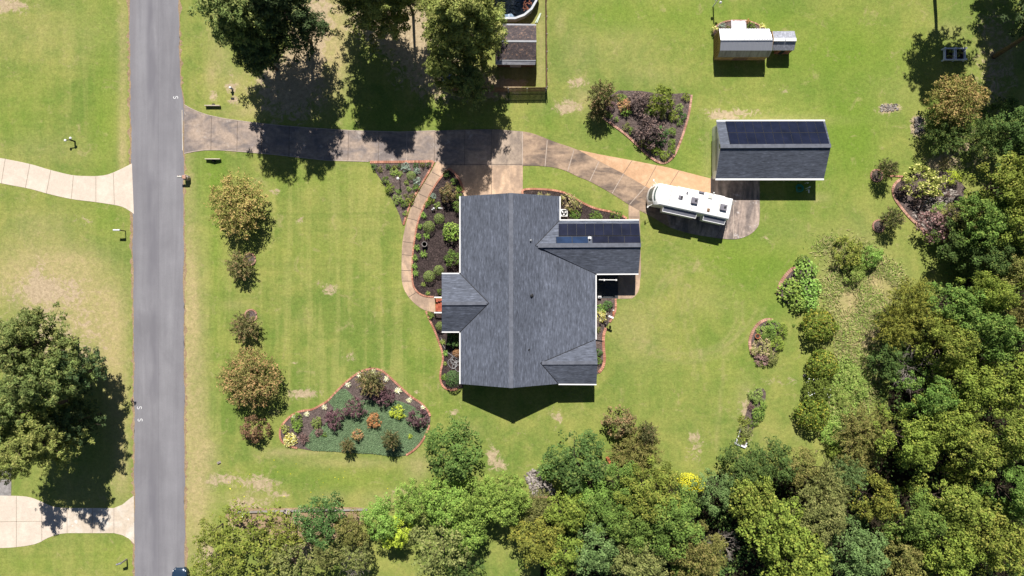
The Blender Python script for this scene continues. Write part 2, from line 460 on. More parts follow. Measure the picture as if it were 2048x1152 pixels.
# blobs of worn or lush grass: px, py, rx, ry, amount, channel (0 dry, 1 dirt, 2 lush)
BL = [
 (1720,160,190,150,.4,2),(1450,110,200,90,.22,2),(1580,520,170,60,.3,2),(1450,470,70,60,.45,2),(1400,400,30,30,.0,2),(1640,340,60,100,.35,2),(1560,520,60,40,.4,2),(1720,280,60,100,.3,2),(1480,640,40,80,.35,2),(1310,600,20,60,.2,2),(110,600,110,60,.25,1),(60,520,80,50,.3,0),(190,700,50,60,.2,1),(20,8,40,20,.7,1),(140,60,160,60,.25,0),(100,300,90,30,.2,0),(247,150,9,150,.6,0),(245,300,9,60,.6,0),
 (60,560,110,60,.75,0),(150,600,90,50,.85,0),(90,580,60,20,.45,1),(75,545,20,40,.3,1),(215,700,40,90,.7,0),(180,640,50,40,.75,0),(235,800,22,120,.6,0),(150,520,60,30,.5,0),
 (80,450,60,30,.35,0),(160,440,25,12,.35,1),(60,690,90,60,.4,1),(170,980,60,40,.35,0),(245,930,14,60,.6,0),
 (640,40,46,90,.9,0),(635,20,30,60,.55,1),(612,100,30,60,.75,1),(660,150,40,90,.5,0),(640,130,40,60,.6,0),(660,60,40,60,.6,0),(560,150,60,60,.5,1),(760,30,60,50,.8,1),(810,60,50,40,.7,1),(840,120,60,60,.5,1),(900,150,60,50,.5,1),(980,175,60,24,.6,1),(590,200,60,60,.4,1),
 (430,60,14,110,.35,0),(475,160,26,20,.5,0),(462,170,10,16,.6,1),(466,203,12,9,.5,1),(500,185,26,12,.35,0),(480,225,34,12,.45,0),(520,215,30,20,.5,0),(450,120,18,30,.4,0),(421,150,10,30,.5,0),(425,190,12,14,.5,1),
 (380,520,14,200,.45,0),(392,700,22,240,.45,0),(395,860,24,120,.5,0),(372,760,7,220,.65,0),(385,620,14,90,.5,0),(374,330,7,60,.3,0),
 (602,440,10,8,.5,1),(548,384,14,8,.45,1),(660,578,16,12,.5,1),(637,567,7,6,.4,1),(700,715,16,14,.35,1),(610,640,16,16,.2,0),(620,785,40,8,.45,1),(600,792,22,10,.4,1),(470,610,26,10,.3,0),(588,725,8,7,.3,1),(834,785,8,5,.4,1),(595,540,20,10,.2,1),
 (500,375,26,22,.3,0),(360,1080,30,60,.4,0),
 (395,990,24,80,.85,0),(440,960,34,14,.55,1),(520,965,40,18,.5,1),(560,990,24,14,.35,1),(490,1010,36,14,.55,1),(480,1000,60,20,.5,0),(620,905,60,7,.5,0),(700,925,100,9,.45,0),(560,905,40,8,.5,0),(780,1000,60,18,.45,0),(800,985,30,10,.4,1),(660,995,30,12,.4,0),(420,905,20,30,.5,0),(835,935,22,30,.6,0),(410,1110,20,30,.6,1),(540,1050,80,22,.8,1),(600,1100,60,30,.5,1),
 (905,825,14,12,.45,1),(985,915,16,24,.55,1),(1005,930,14,10,.4,1),(1113,838,14,18,.5,1),(1040,865,12,8,.35,1),(940,860,30,20,.2,0),
 (1165,195,22,22,.5,0),(1135,215,26,16,.7,1),(1155,165,24,12,.5,1),(1120,45,9,22,.45,0),(1150,110,40,60,.25,0),(1250,90,60,40,.2,0),(1300,150,60,24,.25,0),(1250,215,90,18,.2,0),
 (1035,150,40,30,.55,0),(1010,168,40,7,.7,1),(1040,20,34,70,.6,0),(1083,90,8,90,.5,0),
 (1560,240,120,10,.4,0),(1440,232,30,9,.5,1),(1470,225,60,10,.4,1),(1570,180,26,6,.3,1),(1415,320,8,60,.3,0),
 (1777,216,22,9,.95,1),(1836,250,13,20,.95,1),(1880,325,26,12,.8,1),(1800,180,60,40,.15,0),
 (1600,460,70,30,.2,0),(1530,475,12,6,.35,1),(1640,395,20,10,.4,0),(1720,600,40,110,.8,0),(1725,660,36,60,.9,0),(1730,650,26,50,.6,1),(1690,560,50,50,.6,0),(1770,560,40,40,.5,0),
 (1493,835,14,50,.6,1),(1490,790,16,30,.45,0),(1560,760,40,10,.3,1),(1395,880,26,20,.35,1),(1390,920,20,26,.25,1),(1600,850,14,30,.2,0),(1530,870,50,30,.1,0),
 (1990,60,50,60,.3,1),(1990,170,50,60,.35,1),(1940,300,80,60,.3,1),(2000,100,40,40,.6,0),(1900,60,30,20,.3,0),
 (1210,470,10,6,.0,0),(1330,560,20,10,.15,0),(1265,650,40,50,.3,0),(1290,700,50,60,.15,0),(1230,940,60,30,.3,1),(1420,600,60,30,.2,0),(1290,530,30,30,.2,0),
 (210,130,26,200,.65,2),(160,40,50,50,.5,2),(60,180,60,60,.35,2),(205,270,30,60,.4,2),(30,250,60,40,.4,2),(120,350,0.1,0.1,0,2),(210,440,30,40,.55,2),
 (420,330,30,60,.55,2),(430,450,24,90,.35,2),(435,620,14,200,.35,2),(400,420,26,60,.3,2),(600,360,160,20,.35,2),(640,500,160,20,.25,2),(760,560,80,20,.25,2),(840,700,40,60,.35,2),(880,820,60,16,.4,2),(700,960,90,20,.6,2),(860,960,40,20,.3,2),(440,1010,30,40,.7,2),(560,940,60,12,.35,2),(500,950,60,10,.3,2),
 (700,230,80,30,.5,2),(900,235,80,18,.5,2),(1100,250,40,24,.45,2),(1230,310,60,24,.45,2),(1130,350,60,24,.4,2),(1380,300,40,60,.4,2),(1350,30,140,40,.6,2),(1220,30,60,30,.5,2),(1560,40,60,30,.4,2),(1640,110,100,40,.45,2),(1700,60,60,60,.4,2),(1780,120,60,60,.3,2),(1700,250,50,50,.5,2),(1720,340,40,60,.35,2),(1600,440,60,30,.4,2),(1390,520,80,30,.4,2),(1480,560,60,60,.4,2),(1400,640,40,60,.35,2),(1310,750,60,60,.3,2),(1560,600,40,40,.4,2),(1470,760,60,60,.3,2),(1420,720,30,30,.3,2),(1600,720,20,60,.3,2),(1180,880,60,30,.2,2),(520,130,30,30,.3,2),(455,122,10,10,.7,2),(230,1110,60,30,.5,2),(60,1130,60,20,.5,2),
]
def wear_at(X, Y):
    px = X * PXM + 1024; py = -Y * PXM + 576
    r = np.zeros((3,) + X.shape)
    for (a, b, rx, ry, am, ch) in BL:
        d = ((px - a) / rx) ** 2 + ((py - b) / ry) ** 2
        r[ch] += am * np.exp(-d * 0.9)
    # the tyre tracks that curve over the back lawn
    for (cx, cy, rad) in ((1395, 620, 92), (1395, 620, 80), (1375, 560, 150), (1375, 560, 164)):
        dd = np.abs(np.hypot(px - cx, py - cy) - rad)
        ang = np.arctan2(py - cy, px - cx)
        r[0] += 0.3 * np.exp(-(dd / 3.5) ** 2) * ((np.sin(ang * 2 + cx) > -0.3))
    for (ax, ay, bx, by) in ((1340, 520, 1395, 760), (1352, 515, 1412, 750), (1330, 500, 1440, 560), (1340, 490, 1450, 545), (1450, 700, 1432, 900)):
        t = np.clip(((px - ax) * (bx - ax) + (py - ay) * (by - ay)) / ((bx - ax) ** 2 + (by - ay) ** 2), 0, 1)
        r[0] += 0.3 * np.exp(-((np.hypot(px - ax - t * (bx - ax), py - ay - t * (by - ay))) / 3.2) ** 2)
    stripe = np.clip((px - 380) / 40, 0, 1) * np.clip((900 - px) / 60, 0, 1) * np.clip((py - 320) / 40, 0, 1) * np.clip((900 - py) / 60, 0, 1)
    stripe = np.maximum(stripe, 0.35 * ((px < 250) | ((px > 370) & (px < 460) & (py < 200))))
    return np.clip(r, 0, 1), stripe

def ditch(px, py):
    "roadside swales, metres below the lawn"
    a = 0.22 * np.exp(-((px - 429) / 9.0) ** 2) * np.clip((206 - py) / 10, 0, 1)
    b = 0.22 * np.exp(-((px - 429) / 9.0) ** 2) * np.clip((py - 318) / 8, 0, 1) * np.clip((600 - py) / 300, 0, 1)
    c = 0.16 * np.exp(-((px - 194) / 8.0) ** 2) * np.clip((330 - py) / 30, 0, 1)
    return a + b + c
xs = np.concatenate([[-2500, -900, -400, -200, -120, -85], np.arange(-70, 70.01, 0.4), [85, 120, 200, 400, 900, 2500]])
ys = np.concatenate([[-2500, -900, -400, -200, -120, -65], np.arange(-45, 45.01, 0.4), [65, 120, 200, 400, 900, 2500]])
XX, YY = np.meshgrid(xs, ys)
ZZ = -ditch(XX * PXM + 1024, -YY * PXM + 576)
rgb, stripe = wear_at(XX, YY)
nx, ny = len(xs), len(ys)
me = bpy.data.meshes.new("lawn")
me.vertices.add(nx * ny)
me.vertices.foreach_set('co', np.stack([XX, YY, ZZ], -1).astype('f4').ravel())
ii, jj = np.meshgrid(np.arange(nx - 1), np.arange(ny - 1))
q = (jj * nx + ii)
quads = np.stack([q, q + 1, q + nx + 1, q + nx], -1).reshape(-1, 4)
me.loops.add(quads.size); me.polygons.add(len(quads))
me.loops.foreach_set('vertex_index', quads.ravel().astype('i4'))
me.polygons.foreach_set('loop_start', np.arange(0, quads.size, 4, dtype='i4'))
at = me.attributes.new('wear', 'FLOAT_COLOR', 'POINT')
at.data.foreach_set('color', np.concatenate([np.moveaxis(rgb, 0, -1), stripe[..., None]], -1).astype('f4').ravel())
me.materials.append(M['lawn']); me.update(calc_edges=True); me.validate()
lawn = bpy.data.objects.new("lawn", me); COL.objects.link(lawn); lawn['kind'] = 'structure'

# road with ragged red-dirt verges
rnd = random.Random(5)
def ragged(path, side, amp, step=0.3):
    out = []
    for (x, y) in path:
        out.append((x + side * (0.12 + amp * rnd.random() ** 2), y))
    return out
rl = smooth_path(G2(ROAD_L), 0.35); rr = smooth_path(G2(ROAD_R), 0.35)
mb = MB()
for path, side in ((rl, -1), (rr, 1)):
    o_ = ragged(path, side, 0.38)
    for i in range(len(path) - 1):
        a, b = path[i], path[i + 1]; c, d = o_[i + 1], o_[i]
        mb.add([(a[0] - side * .3, a[1], .008), (b[0] - side * .3, b[1], .008), (c[0], c[1], .008), (d[0], d[1], .008)], [(0, 1, 2, 3)])
verge = struct("verge", mb, M['verge'])
mb = MB()
n = min(len(rl), len(rr))
jit = [rnd.uniform(-.05, .05) + .07 * math.sin(k * .31) * math.sin(k * .073 + 1) for k in range(4000)]
L2 = [(x + jit[i], y) for i, (x, y) in enumerate(rl)]; R2 = [(x + jit[i + 1500], y) for i, (x, y) in enumerate(rr)]
road_poly = L2 + R2[::-1]
bmx = bmesh.new()
bv = [bmx.verts.new((x, y, 0.014)) for x, y in road_poly]
bmx.faces.new(bv); bmesh.ops.triangulate(bmx, faces=bmx.faces[:])
me = bpy.data.meshes.new("road"); bmx.to_mesh(me); bmx.free(); me.materials.append(M['asphalt'])
for p_ in me.polygons:
    if p_.normal.z < 0: p_.flip()
road = bpy.data.objects.new("road", me); COL.objects.link(road); road['kind'] = 'structure'

def slab(name, polys, joints=(), z=0.03, jm='joint'):
    "polys: list of (pts, material); joints: (p, q, pale?)"
    mb = MB(); mats = []
    for i, (pts, mt) in enumerate(polys):
        if mt not in mats: mats.append(mt)
        mb.prism(pts, -0.03, z + 0.003 * i, mats.index(mt))
    for (a, b, pale) in joints:
        mt = M['joint_pale'] if pale else M[jm]
        if mt not in mats: mats.append(mt)
        a = Gd(*a, z + 0.016); b = Gd(*b, z + 0.016)
        mb.beam(a, b, 0.085 if pale else 0.06, 0.006, mats.index(mt))
    return struct(name, mb, mats)

# main driveway
top = [(368.5,209),(380,216),(395,223),(415,230),(450,237.5),(500,244.5),(560,251),(620,256),(700,261),(800,264),(870,261.5),(930,259.5),(990,259),(1045,263)]
bot = [(1045,331),(1045,331.5),(895,331.5),(866,323.5),(737,323),(650,320.5),(560,310.5),(500,304.5),(440,300),(410,300),(388,303),(368.5,307)]
d1 = smooth_path(G2(top), .5) + G2(bot)
pad = G2([(868,322.5),(895,330.8),(1045.5,331),(1045.5,402),(922,402),(927,388),(921,365),(911,349),(897,338.5),(885,334)])
d3top = [(1045,263),(1062,266),(1085,274),(1110,284),(1155.6,300),(1209,328),(1246,347),(1291,373),(1322,388)]
d3bot = [(1340,455),(1299,431),(1279,421),(1257,409),(1223,387),(1179.5,363),(1157,354),(1132,342),(1108,335),(1073,331.6),(1045,331.6)]
d3 = smooth_path(G2(d3top), .5) + smooth_path(G2(d3bot), .5)
d4 = G2([(1155.6,299.6),(1200,309),(1262,320.5),(1336,335),(1422,357.5),(1422,386),(1400,388),(1322,389),(1291,373),(1246,347),(1209,328)])
d5 = G2([(1322,388),(1422,386),(1422,352),(1519,352)]) + smooth_path(G2([(1519,380),(1519,440),(1512,458),(1496,471),(1474,478),(1452,478),(1420,474),(1380,467),(1340,455)]), .4)
js = []
for x, y0, y1, pl in ((423,233,300,0),(475,242,302,0),(524,247,306,0),(579,253,312.5,0),(697,262,321.5,0),(758,263.5,322,0),(814,264,322.5,1),(870,262,322,0),(930,260,331,0),(983,259.5,331,0)):
    js.append(((x, y0), (x - 1, y1), pl))
for ed_ in (top[:-3], [p_ for p_ in bot if p_[0] < 860]):
    js += [(a_, b_, 1) for a_, b_ in zip(ed_, ed_[1:])]
js += [((1045,263.5),(1045,331),1),((886,329),(1045,329),0),((1094.5,280.5),(1090,333),1),((1148,300),(1135,343),1),((1198,323),(1179,363),1),((1247,347.5),(1224,387),1),((1291,373),(1259,409),1),
       ((1264,321),(1247,347),0),((1313,331),(1291,372),0),((1358,341),(1330,385),0),((1368,468),(1372,440),0),((1430,478),(1450,445),0),((983,331),(983,396),0),((1421.5,357),(1421.5,386),0),((1519,400),(1422,400),0),((1467,400),(1467,477),1)]
mid = G2([(984,260),(1045.2,263.5),(1045.2,331),(984,331)])
slab("driveway", [(d1, M['conc_weathered']), (mid, M['conc_mid']), (pad, M['conc_tan']), (d3, M['conc_brown']), (d4, M['conc_orange']), (d5, M['conc_pad'])], js)

nd = smooth_path(G2([(-60,308),(0,316),(60,328),(98,339),(143,350),(172,352),(196,352),(216,349),(238,340),(264,327)]), .5) + smooth_path(G2([(268,428),(252,417),(235,411),(190,404),(143,398),(98,388),(57,377),(0,366),(-60,352)]), .5)
slab("neighbour_driveway", [(nd, M['conc_pale'])], [((11,316),(3,367),0),((60,328),(51,376),0),((102,340),(93,387),0),((147,351),(143,397),0),((192,352),(192,404),0),((227,346),(229,409),0)], jm='joint_mid')
nd = smooth_path(G2([(-60,990),(0,991),(40,992),(62,995),(85,1004),(103,1012),(125,1015.5),(180,1016),(228,1016),(245,1009),(256,1000),(268,991)]), .5) + smooth_path(G2([(269,1088),(258,1077),(245,1070),(228,1066),(180,1066),(135,1066),(115,1069),(95,1076),(70,1088),(20,1095),(-60,1097)]), .5)
nd2 = G2([(134,1015.8),(180,1016),(228,1016),(245,1009),(256,1000),(268,991),(269,1088),(258,1077),(245,1070),(228,1066),(134,1066)])
slab("second_neighbour_driveway", [(nd, M['conc_pale']), (nd2, M['conc_white'])], [((33,992),(33,1094),0),((84,1004),(84,1081),0),((134.5,1016),(134.5,1066),0),((185,1016),(185,1066),1),((228,1016),(228,1066),1),((0,1043),(84,1042),0)], jm='joint_mid')
slab("neighbour_path", [(G2([(-60,935),(23.5,935.5),(22.5,991),(-60,991)]), M['conc_grey'])], [((0,963),(23,963),0)])

# front walk
wl = [(874,321),(864,340),(849,365),(837,385),(824,410),(816,433),(810,456),(805,483),(803.5,508),(803,540),(803.5,560),(808,578),(818,595),(833,610),(850,620.5),(871,625)]
wr = [(869.5,594.5),(852,593.6),(838,588),(828,576),(823.7,561),(823,530),(825.5,500),(830,468),(836.5,440),(845,418),(851,404),(862,383),(872,367),(885,350),(898,338)]
wp = smooth_path(G2(wl), .4) + smooth_path(G2(wr), .4)
js = [((864,344),(882,354),0),((848.5,366),(868,374),0),((837,387),(857,396),0),((824,411),(845,420),0),((814,436),(834,441),0),((806,483),(827,486),0),((804,509),(824,511),0),((803,541),(823,541),0),((804,562),(824,562),0),((818,594),(833,584),0)]
slab("front_walk", [(wp, M['conc_tan'])], js, 0.034)
slab("side_walk", [(G2([(1257,408.5),(1279,420.5),(1280,441),(1282,548)]) + smooth_path(G2([(1280,560),(1278.5,578),(1272,590),(1264,597)]), .3) + G2([(1236,597.5),(1190,597.5),(1190,540),(1257,540)]), M['conc_tan'])], [((1257,434),(1279,434),0),((1236,548),(1236,597),0)], 0.03)

# planting beds: mulch sheets a little proud of the lawn
def bed(name, pts, mt, z=0.045):
    mb = MB(); mb.prism(pts, -0.02, z, 0)
    return struct(name, mb, mt)
bed1 = G2([(741,327),(866,324.5),(860,338),(845,364),(833,384),(820,409),(812,432),(806,452),(799,430),(788,405),(770,372),(752,345)])
bed("mulch_bed", bed1, M['mulch_pale'])
bed2 = smooth_path(G2(wr), .4) + G2([(911,349),(921,365),(927,388),(931,400),(931,545),(905,550),(892,594.5)])
bed("mulch_bed", bed2, M['mulch_dark'])
bed3 = smooth_path(G2([(853,624),(860,641),(868,658),(878,684),(885.5,708),(885,725),(881,745),(881.5,762),(888,774),(901,779),(925,776)]), .4) + G2([(931,757),(931,640),(893,625)])
bed("mulch_bed", bed3, M['mulch_dark'])
bed4 = smooth_path(G2([(1047,380.5),(1085,379.5),(1120,384),(1143,393),(1165,406.5),(1190,417.5),(1222,424.5),(1240,430),(1257,441)]), .4) + G2([(1257,452),(1111,452),(1111,404),(1047,404)])
bed("mulch_bed", bed4, M['mulch_dark'])
bed5 = smooth_path(G2([(1231,597),(1231,618),(1226,633),(1216,648),(1209,660),(1206.5,675),(1207.5,700),(1209,718),(1205,735),(1196,748)]), .4) + G2([(1180,750),(1180,597)])
bed("mulch_bed", bed5, M['mulch_pale'])
e6 = [(1383,190),(1378,225),(1368,262),(1355,297),(1346,314),(1332,325),(1318,324.5),(1300,314),(1275,291),(1250,268),(1225,249.5),(1203,233)]
bed6 = smooth_path(G2(e6), .4) + G2([(1196,215),(1215,195),(1237,181),(1282,182),(1330,189),(1372,186)])
bed("mulch_bed", bed6, M['mulch_pale'])
e7 = [(595,896),(575,890),(562,879),(561,858),(571,842),(586,829),(602.5,822),(623,819),(640,811),(657,800),(675,781),(694,762.5),(713,748),(727.5,740.6),(748,737),(765,742),(779.6,754),(800,773),(821,792),(842,806),(857,823),(861,835),(859,850),(851,870),(842,885),(827.5,900),(810,911)]
bed7 = smooth_path(G2(e7), .4) + G2([(790,913.5),(748,908),(707,906),(665,903),(623,901)])
bed("mulch_bed", bed7, M['mulch_pale'])
e11 = [(1805,356),(1791,366),(1785,379),(1788,394),(1798,410),(1816,432),(1835,450),(1853,466)]
bed11 = smooth_path(G2(e11), .4) + G2([(1880,470),(1915,440),(1925,400),(1930,375),(1905,345),(1850,340)])
bed("mulch_bed", bed11, M['mulch_pale'])
ebarn = [(1427,66),(1431,54),(1443,46),(1461,41.5),(1491,41.5),(1506,45.5),(1519,51),(1531,60)]
bed("mulch_bed", smooth_path(G2(ebarn), .3) + G2([(1531,74),(1427,74)]), M['mulch_pale'])
bed9 = smooth_path(G2([(1503,708),(1498.6,688),(1502.5,669.5),(1513,652),(1529,641),(1546,640.5),(1562,648),(1574,658),(1570,672),(1558,695),(1546,718),(1530,722),(1508,718)]), .4)
bed("mulch_bed", bed9, M['mulch_pale'])
bed10 = smooth_path(G2([(1470,886),(1478,862),(1490,832),(1499,805),(1505,786),(1520,776),(1531,783),(1529,806),(1519,836),(1500,868),(1490,893)]), .4)
bed("mulch_bed", bed10, M['mulch_pale'])
bed("mulch_bed", smooth_path(G2([(1554,590),(1560,566),(1575,545),(1592,531),(1610,512),(1624,530),(1630,570),(1629,605),(1612,618),(1590,612),(1568,604)]), .4), M['mulch_pale'])
def ring(px, py, r, nm="mulch_ring"):
    return bed(nm, [(Gd(px, py).x + r / PXM * math.cos(t * .4488), Gd(px, py).y + r / PXM * math.sin(t * .4488)) for t in range(14)], M['mulch_pale'])
RINGS = [(500,519,11.5),(502,631,12),(1753,351,12),(1757,452,12)]
for r_ in RINGS: ring(*r_)
0 and bed("pine_straw_ground", smooth_path(G2([(596,120),(604,60),(615,0),(600,-60),(860,-60),(880,20),(850,90),(760,60),(700,40),(668,60),(640,110)]), .6, True), M['needles'], 0.012)
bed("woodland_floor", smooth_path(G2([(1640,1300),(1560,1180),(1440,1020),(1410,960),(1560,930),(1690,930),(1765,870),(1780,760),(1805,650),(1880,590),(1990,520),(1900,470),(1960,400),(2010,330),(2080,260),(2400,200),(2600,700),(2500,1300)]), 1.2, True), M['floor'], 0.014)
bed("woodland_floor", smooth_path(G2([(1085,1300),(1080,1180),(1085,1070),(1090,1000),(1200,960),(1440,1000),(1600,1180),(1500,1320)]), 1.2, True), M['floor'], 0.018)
bed("red_clay_ground", smooth_path(G2([(455,1020),(560,1016),(730,1016),(735,1040),(640,1090),(560,1080),(470,1052)]), .8, True), M['verge'], 0.016)

def edging(path, label, w=0.24, h=0.11, mt='brick_edge', closed=False, bl=0.21, group="brick bed edgings"):
    pts = smooth_path(G2(path), 0.05, closed)
    if closed: pts.append(pts[0])
    mb = MB(); acc = 0.0; last = pts[0]
    for i in range(1, len(pts)):
        a, b = Vector(pts[i - 1]), Vector(pts[i])
        acc += (b - a).length
        if acc >= bl:
            d = (Vector(pts[i]) - Vector(last))
            c = (Vector(pts[i]) + Vector(last)) / 2
            mb.box((c.x, c.y, h / 2), (d.length * .9, w, h + rnd.uniform(-.01, .02)), math.atan2(d.y, d.x) + rnd.uniform(-.04, .04))
            last = pts[i]; acc = 0
    o = mb.build("bed_edging", M[mt])
    tag(o, label, "garden edging", group)
    return o
edging([(740,324.5),(800,323.8),(868,323)], "red brick edging between the driveway and the triangular front bed", .3)
edging([(868,323),(860,340),(845,365),(833,385),(820,410),(812,433),(807,450)], "red brick edging on the lawn side of the curved front walk")
edging([(898,337),(886,350),(873,367),(863,383),(852,404),(846,418),(837,440),(831,468),(826.5,500),(824.5,530),(825,561),(829,576),(839,587),(853,592.6),(869,593.5)], "red brick edging on the house side of the curved front walk", .2)
edging([(898,337),(911,348),(921,364),(927,386)], "dark red brick edging between garage pad and bed with brown bush", .3)
edging([(852,622),(860,641),(868,658),(878,684),(885.5,708),(885,725),(881,745),(881.5,762),(888,774),(901,780),(918,777)], "wavy orange brick edging of the narrow bed left of the house corner")
edging([(1047,392),(1047,379.5),(1085,378.5),(1120,383),(1143,392),(1165,405.5),(1190,416.5),(1222,423.5),(1240,429),(1256,439)], "orange brick edging of the bed with the air conditioner")
edging([(1231,597),(1231,618),(1226,633),(1218,646)], "short brick edging just below the shaded patio")
edging([(1212,655),(1207,672),(1207.5,700),(1209,718),(1205,735),(1196,746)], "brick edging right of the house's small lower gable", .34)
edging(e6, "pale brick edging of the triangular bed above the orange drive", .26, mt='brick_old')
edging(e7[:22], "orange brick edging round the upper side of the purple bush bed")
edging(e7[22:], "short brick edging at the lower right of the purple bush bed")
edging(e11, "brick edging along the rocky bed beside the woods", .3, mt='brick_old')
edging([(1805,353),(1790,352),(1775,352.5)], "short straight brick edging from ring to rocky bed", .2)
edging(ebarn, "thin brick edging round the flower strip behind the metal roofed barn", .16, mt='brick_old')
edging([(1504,709),(1499,688),(1502.5,669.5),(1513,651),(1530,639.5),(1546,640)], "curved brick edging of the half moon bed with the clay pot", .34, mt='brick_old')
edging([(1555,590),(1561,566),(1576,545),(1592,532)], "brick edging left of the big leafed bed", .4, mt='brick_old')
for (x, y, r), lb in zip(RINGS, ("brick ring round the upper small crepe myrtle on the front lawn", "brick ring round the second small crepe myrtle on the front lawn", "brick ring round the wispy tree left of the rocky bed", "brick ring round the wispy tree below the first ringed one")):
    edging([(x + r * math.cos(t * .7854), y + r * math.sin(t * .7854)) for t in range(8)], lb, .18, closed=True, mt='brick_old', group="brick tree rings")
edging([(1064,993),(1106,994)], "straight brick edging along the bottom of the rock patch", .3, mt='brick_old')
for a, b, lb in (((470,1024),(575,1021),"low dark timber edging beside the red clay strip, left length"), ((582,1021),(735,1018.5),"low dark timber edging partly under the glossy dark tree")):
    mb = MB(); mb.beam(Gd(*a, .12), Gd(*b, .12), .2, .24)
    tag(mb.build("timber_edging", M['wood_grey']), lb, "garden edging", "low timber edgings")
mb = MB(); mb.beam(Gd(571,1020,.3), Gd(583,1023,.3), .5, .5)
tag(mb.build("stone_block", M['stone']), "pale stone block between two lengths of timber edging", "stone")

# painted S marks
def s_mark(px, py, label, size=0.56):
    c = Gd(px, py, 0.02)
    pts = []
    for i in range(13):      # S, read with its top to the right
        t = i / 12
        a = math.pi * (0.12 + 1.38 * t)
        pts.append((0.25 * math.cos(a), 0.25 + 0.25 * math.sin(a)))
    pts2 = [(-x, -y) for x, y in pts[::-1]]
    S_ = pts + pts2
    mb = MB()
    for i in range(len(S_) - 1):
        a, b = S_[i], S_[i + 1]
        ra = (c.x + a[1] * size, c.y - a[0] * size, c.z); rb = (c.x + b[1] * size, c.y - b[0] * size, c.z)
        mb.beam(ra, rb, 0.062, 0.004 + 0.0002 * i)
    o = mb.build("road_marking", M['road_paint'])
    tag(o, label, "road marking", "white S marks on the road")
s_mark(351.5, 195, "white S painted at the right road edge above the driveway mouth")
s_mark(279, 815.5, "upper of two white S marks painted at the left road edge")
s_mark(280.5, 840, "lower of two white S marks painted at the left road edge")

# culvert headwalls, where the swale goes under the drive
for px, py, dn, lb in ((427,212.5,1,"pale concrete culvert headwall above the driveway mouth"),(427.5,319,-1,"pale concrete culvert headwall below the driveway mouth with a dark opening")):
    t = thing("culvert_headwall", lb, "culvert", Gd(px, py), 0, "culvert headwalls")
    mb = MB(); c = Gd(px, py); mb.box((c.x, c.y, .1), (1.9, .1, .7)); mb.build("headwall", M['conc_white'], t, bevel=.015)
    mb = MB(); 
    a = (c.x, c.y + .35 * (1 if dn < 0 else -1), -.05); b = (c.x, c.y + .33 * (-1 if dn < 0 else 1), -.05)
    mb.tube([(c.x, c.y - dn * -.3, -.02), (c.x, c.y - dn * .02, -.02)], .2, 14); mb.build("drain_pipe", M['dark'], t)
# thin concrete lip where the drive meets the road
mb = MB(); mb.beam(Gd(364.5,220,.03), Gd(365.5,301,.03), .09, .03); struct("driveway_lip", mb, M['conc_white'])
# ================================================================ buildings
def sheet_roof(verts, faces, mats_idx, thick=0.16):
    "one closed roof skin: shared top faces, the same faces below, and edge boards all round"
    mb = MB(); n = len(verts)
    vs_ = [Vector(v) for v in verts] + [Vector(v) - Vector((0, 0, thick)) for v in verts]
    cnt = {}
    fs, ms = [], []
    for f, m in zip(faces, mats_idx):
        nrm = Vector((0, 0, 0))
        for i in range(len(f)):
            a, b = vs_[f[i]], vs_[f[(i + 1) % len(f)]]
            nrm += a.cross(b)
        if nrm.z < 0: f = f[::-1]
        fs.append(tuple(f)); ms.append(m)
        fs.append(tuple(i + n for i in f[::-1])); ms.append(2)
        for i in range(len(f)): cnt[(f[i], f[(i + 1) % len(f)])] = 1
    for (a, b) in list(cnt):
        if (b, a) not in cnt:
            fs.append((b, a, a + n, b + n)); ms.append(2)
    mb.v = [tuple(v) for v in vs_]; mb.f = fs; mb.m = ms
    return mb

# ---------------- the house
EZ = 3.0
house = thing("house", "large single storey house with dark grey shingle roof and cross gables", "house", Gd(1056, 580))
R = {
 'A': P(921,392.5,EZ), 'B': P(1022,386,6.2), 'C': P(1119,392.5,3.1), 'D': P(1119,441,EZ), 'E': P(1071,491,4.67),
 'F': P(1083,498,4.28), 'G': P(1191,547.5,EZ), 'H': P(1191,679,EZ), 'I': P(1081,726,4.36), 'J': P(1117,767.5,3.15),
 'K': P(1022,776,6.2), 'L': P(921,768,EZ), 'M': P(921,663,EZ), 'N': P(978,606.5,4.84), 'O': P(921,548,EZ),
 'P': P(883.5,548,EZ), 'Q': P(883.5,607,4.84), 'R': P(883.5,663,EZ),
 'S': P(1278,441,EZ), 'T': P(1282,490,4.67), 'U': P(1277,547,EZ),
 'V': P(1195,725.5,4.4), 'W': P(1193,768,EZ),
}
keys = list(R); ix = {k: i for i, k in enumerate(keys)}
rf = [("ABKLMNO", 1), ("BCDEFIJK", 1), ("FGHI", 1), ("DSTE", 0), ("ETUGF", 0), ("OPQN", 0), ("QRMN", 0), ("IHV", 0), ("IVWJ", 0)]
roof = sheet_roof([R[k] for k in keys], [[ix[c] for c in f] for f, _ in rf], [m for _, m in rf]).build("roof", [M['roofX'], M['roofY'], M['white']], house)
def ridge_line(pairs, parent, w=0.42, mt='ridge', nm="ridge_cap"):
    mb = MB()
    dz = .01 if w > .43 else -.025
    for a, b in pairs: mb.beam(Vector(a) + Vector((0, 0, dz)), Vector(b) + Vector((0, 0, dz)), w, .06)
    return mb.build(nm, M[mt], parent)
ridge_line([(R['B'], R['K'])], roof, .5)
ridge_line([(R['E'] + Vector((.3, 0, -.02)), R['T'])], roof, .5)
ridge_line([(R['N'] - Vector((.3, 0, 0)), R['Q'])], roof, .4)
ridge_line([(R['I'] + Vector((.2, 0, 0)), R['V'])], roof, .4)
def valley(a, b, parent):
    mb = MB(); mb.beam(Vector(a) + Vector((0, 0, .012)), Vector(b) + Vector((0, 0, .012)), .09, .02)
    return mb.build("valley_flashing", M['dark'], parent)
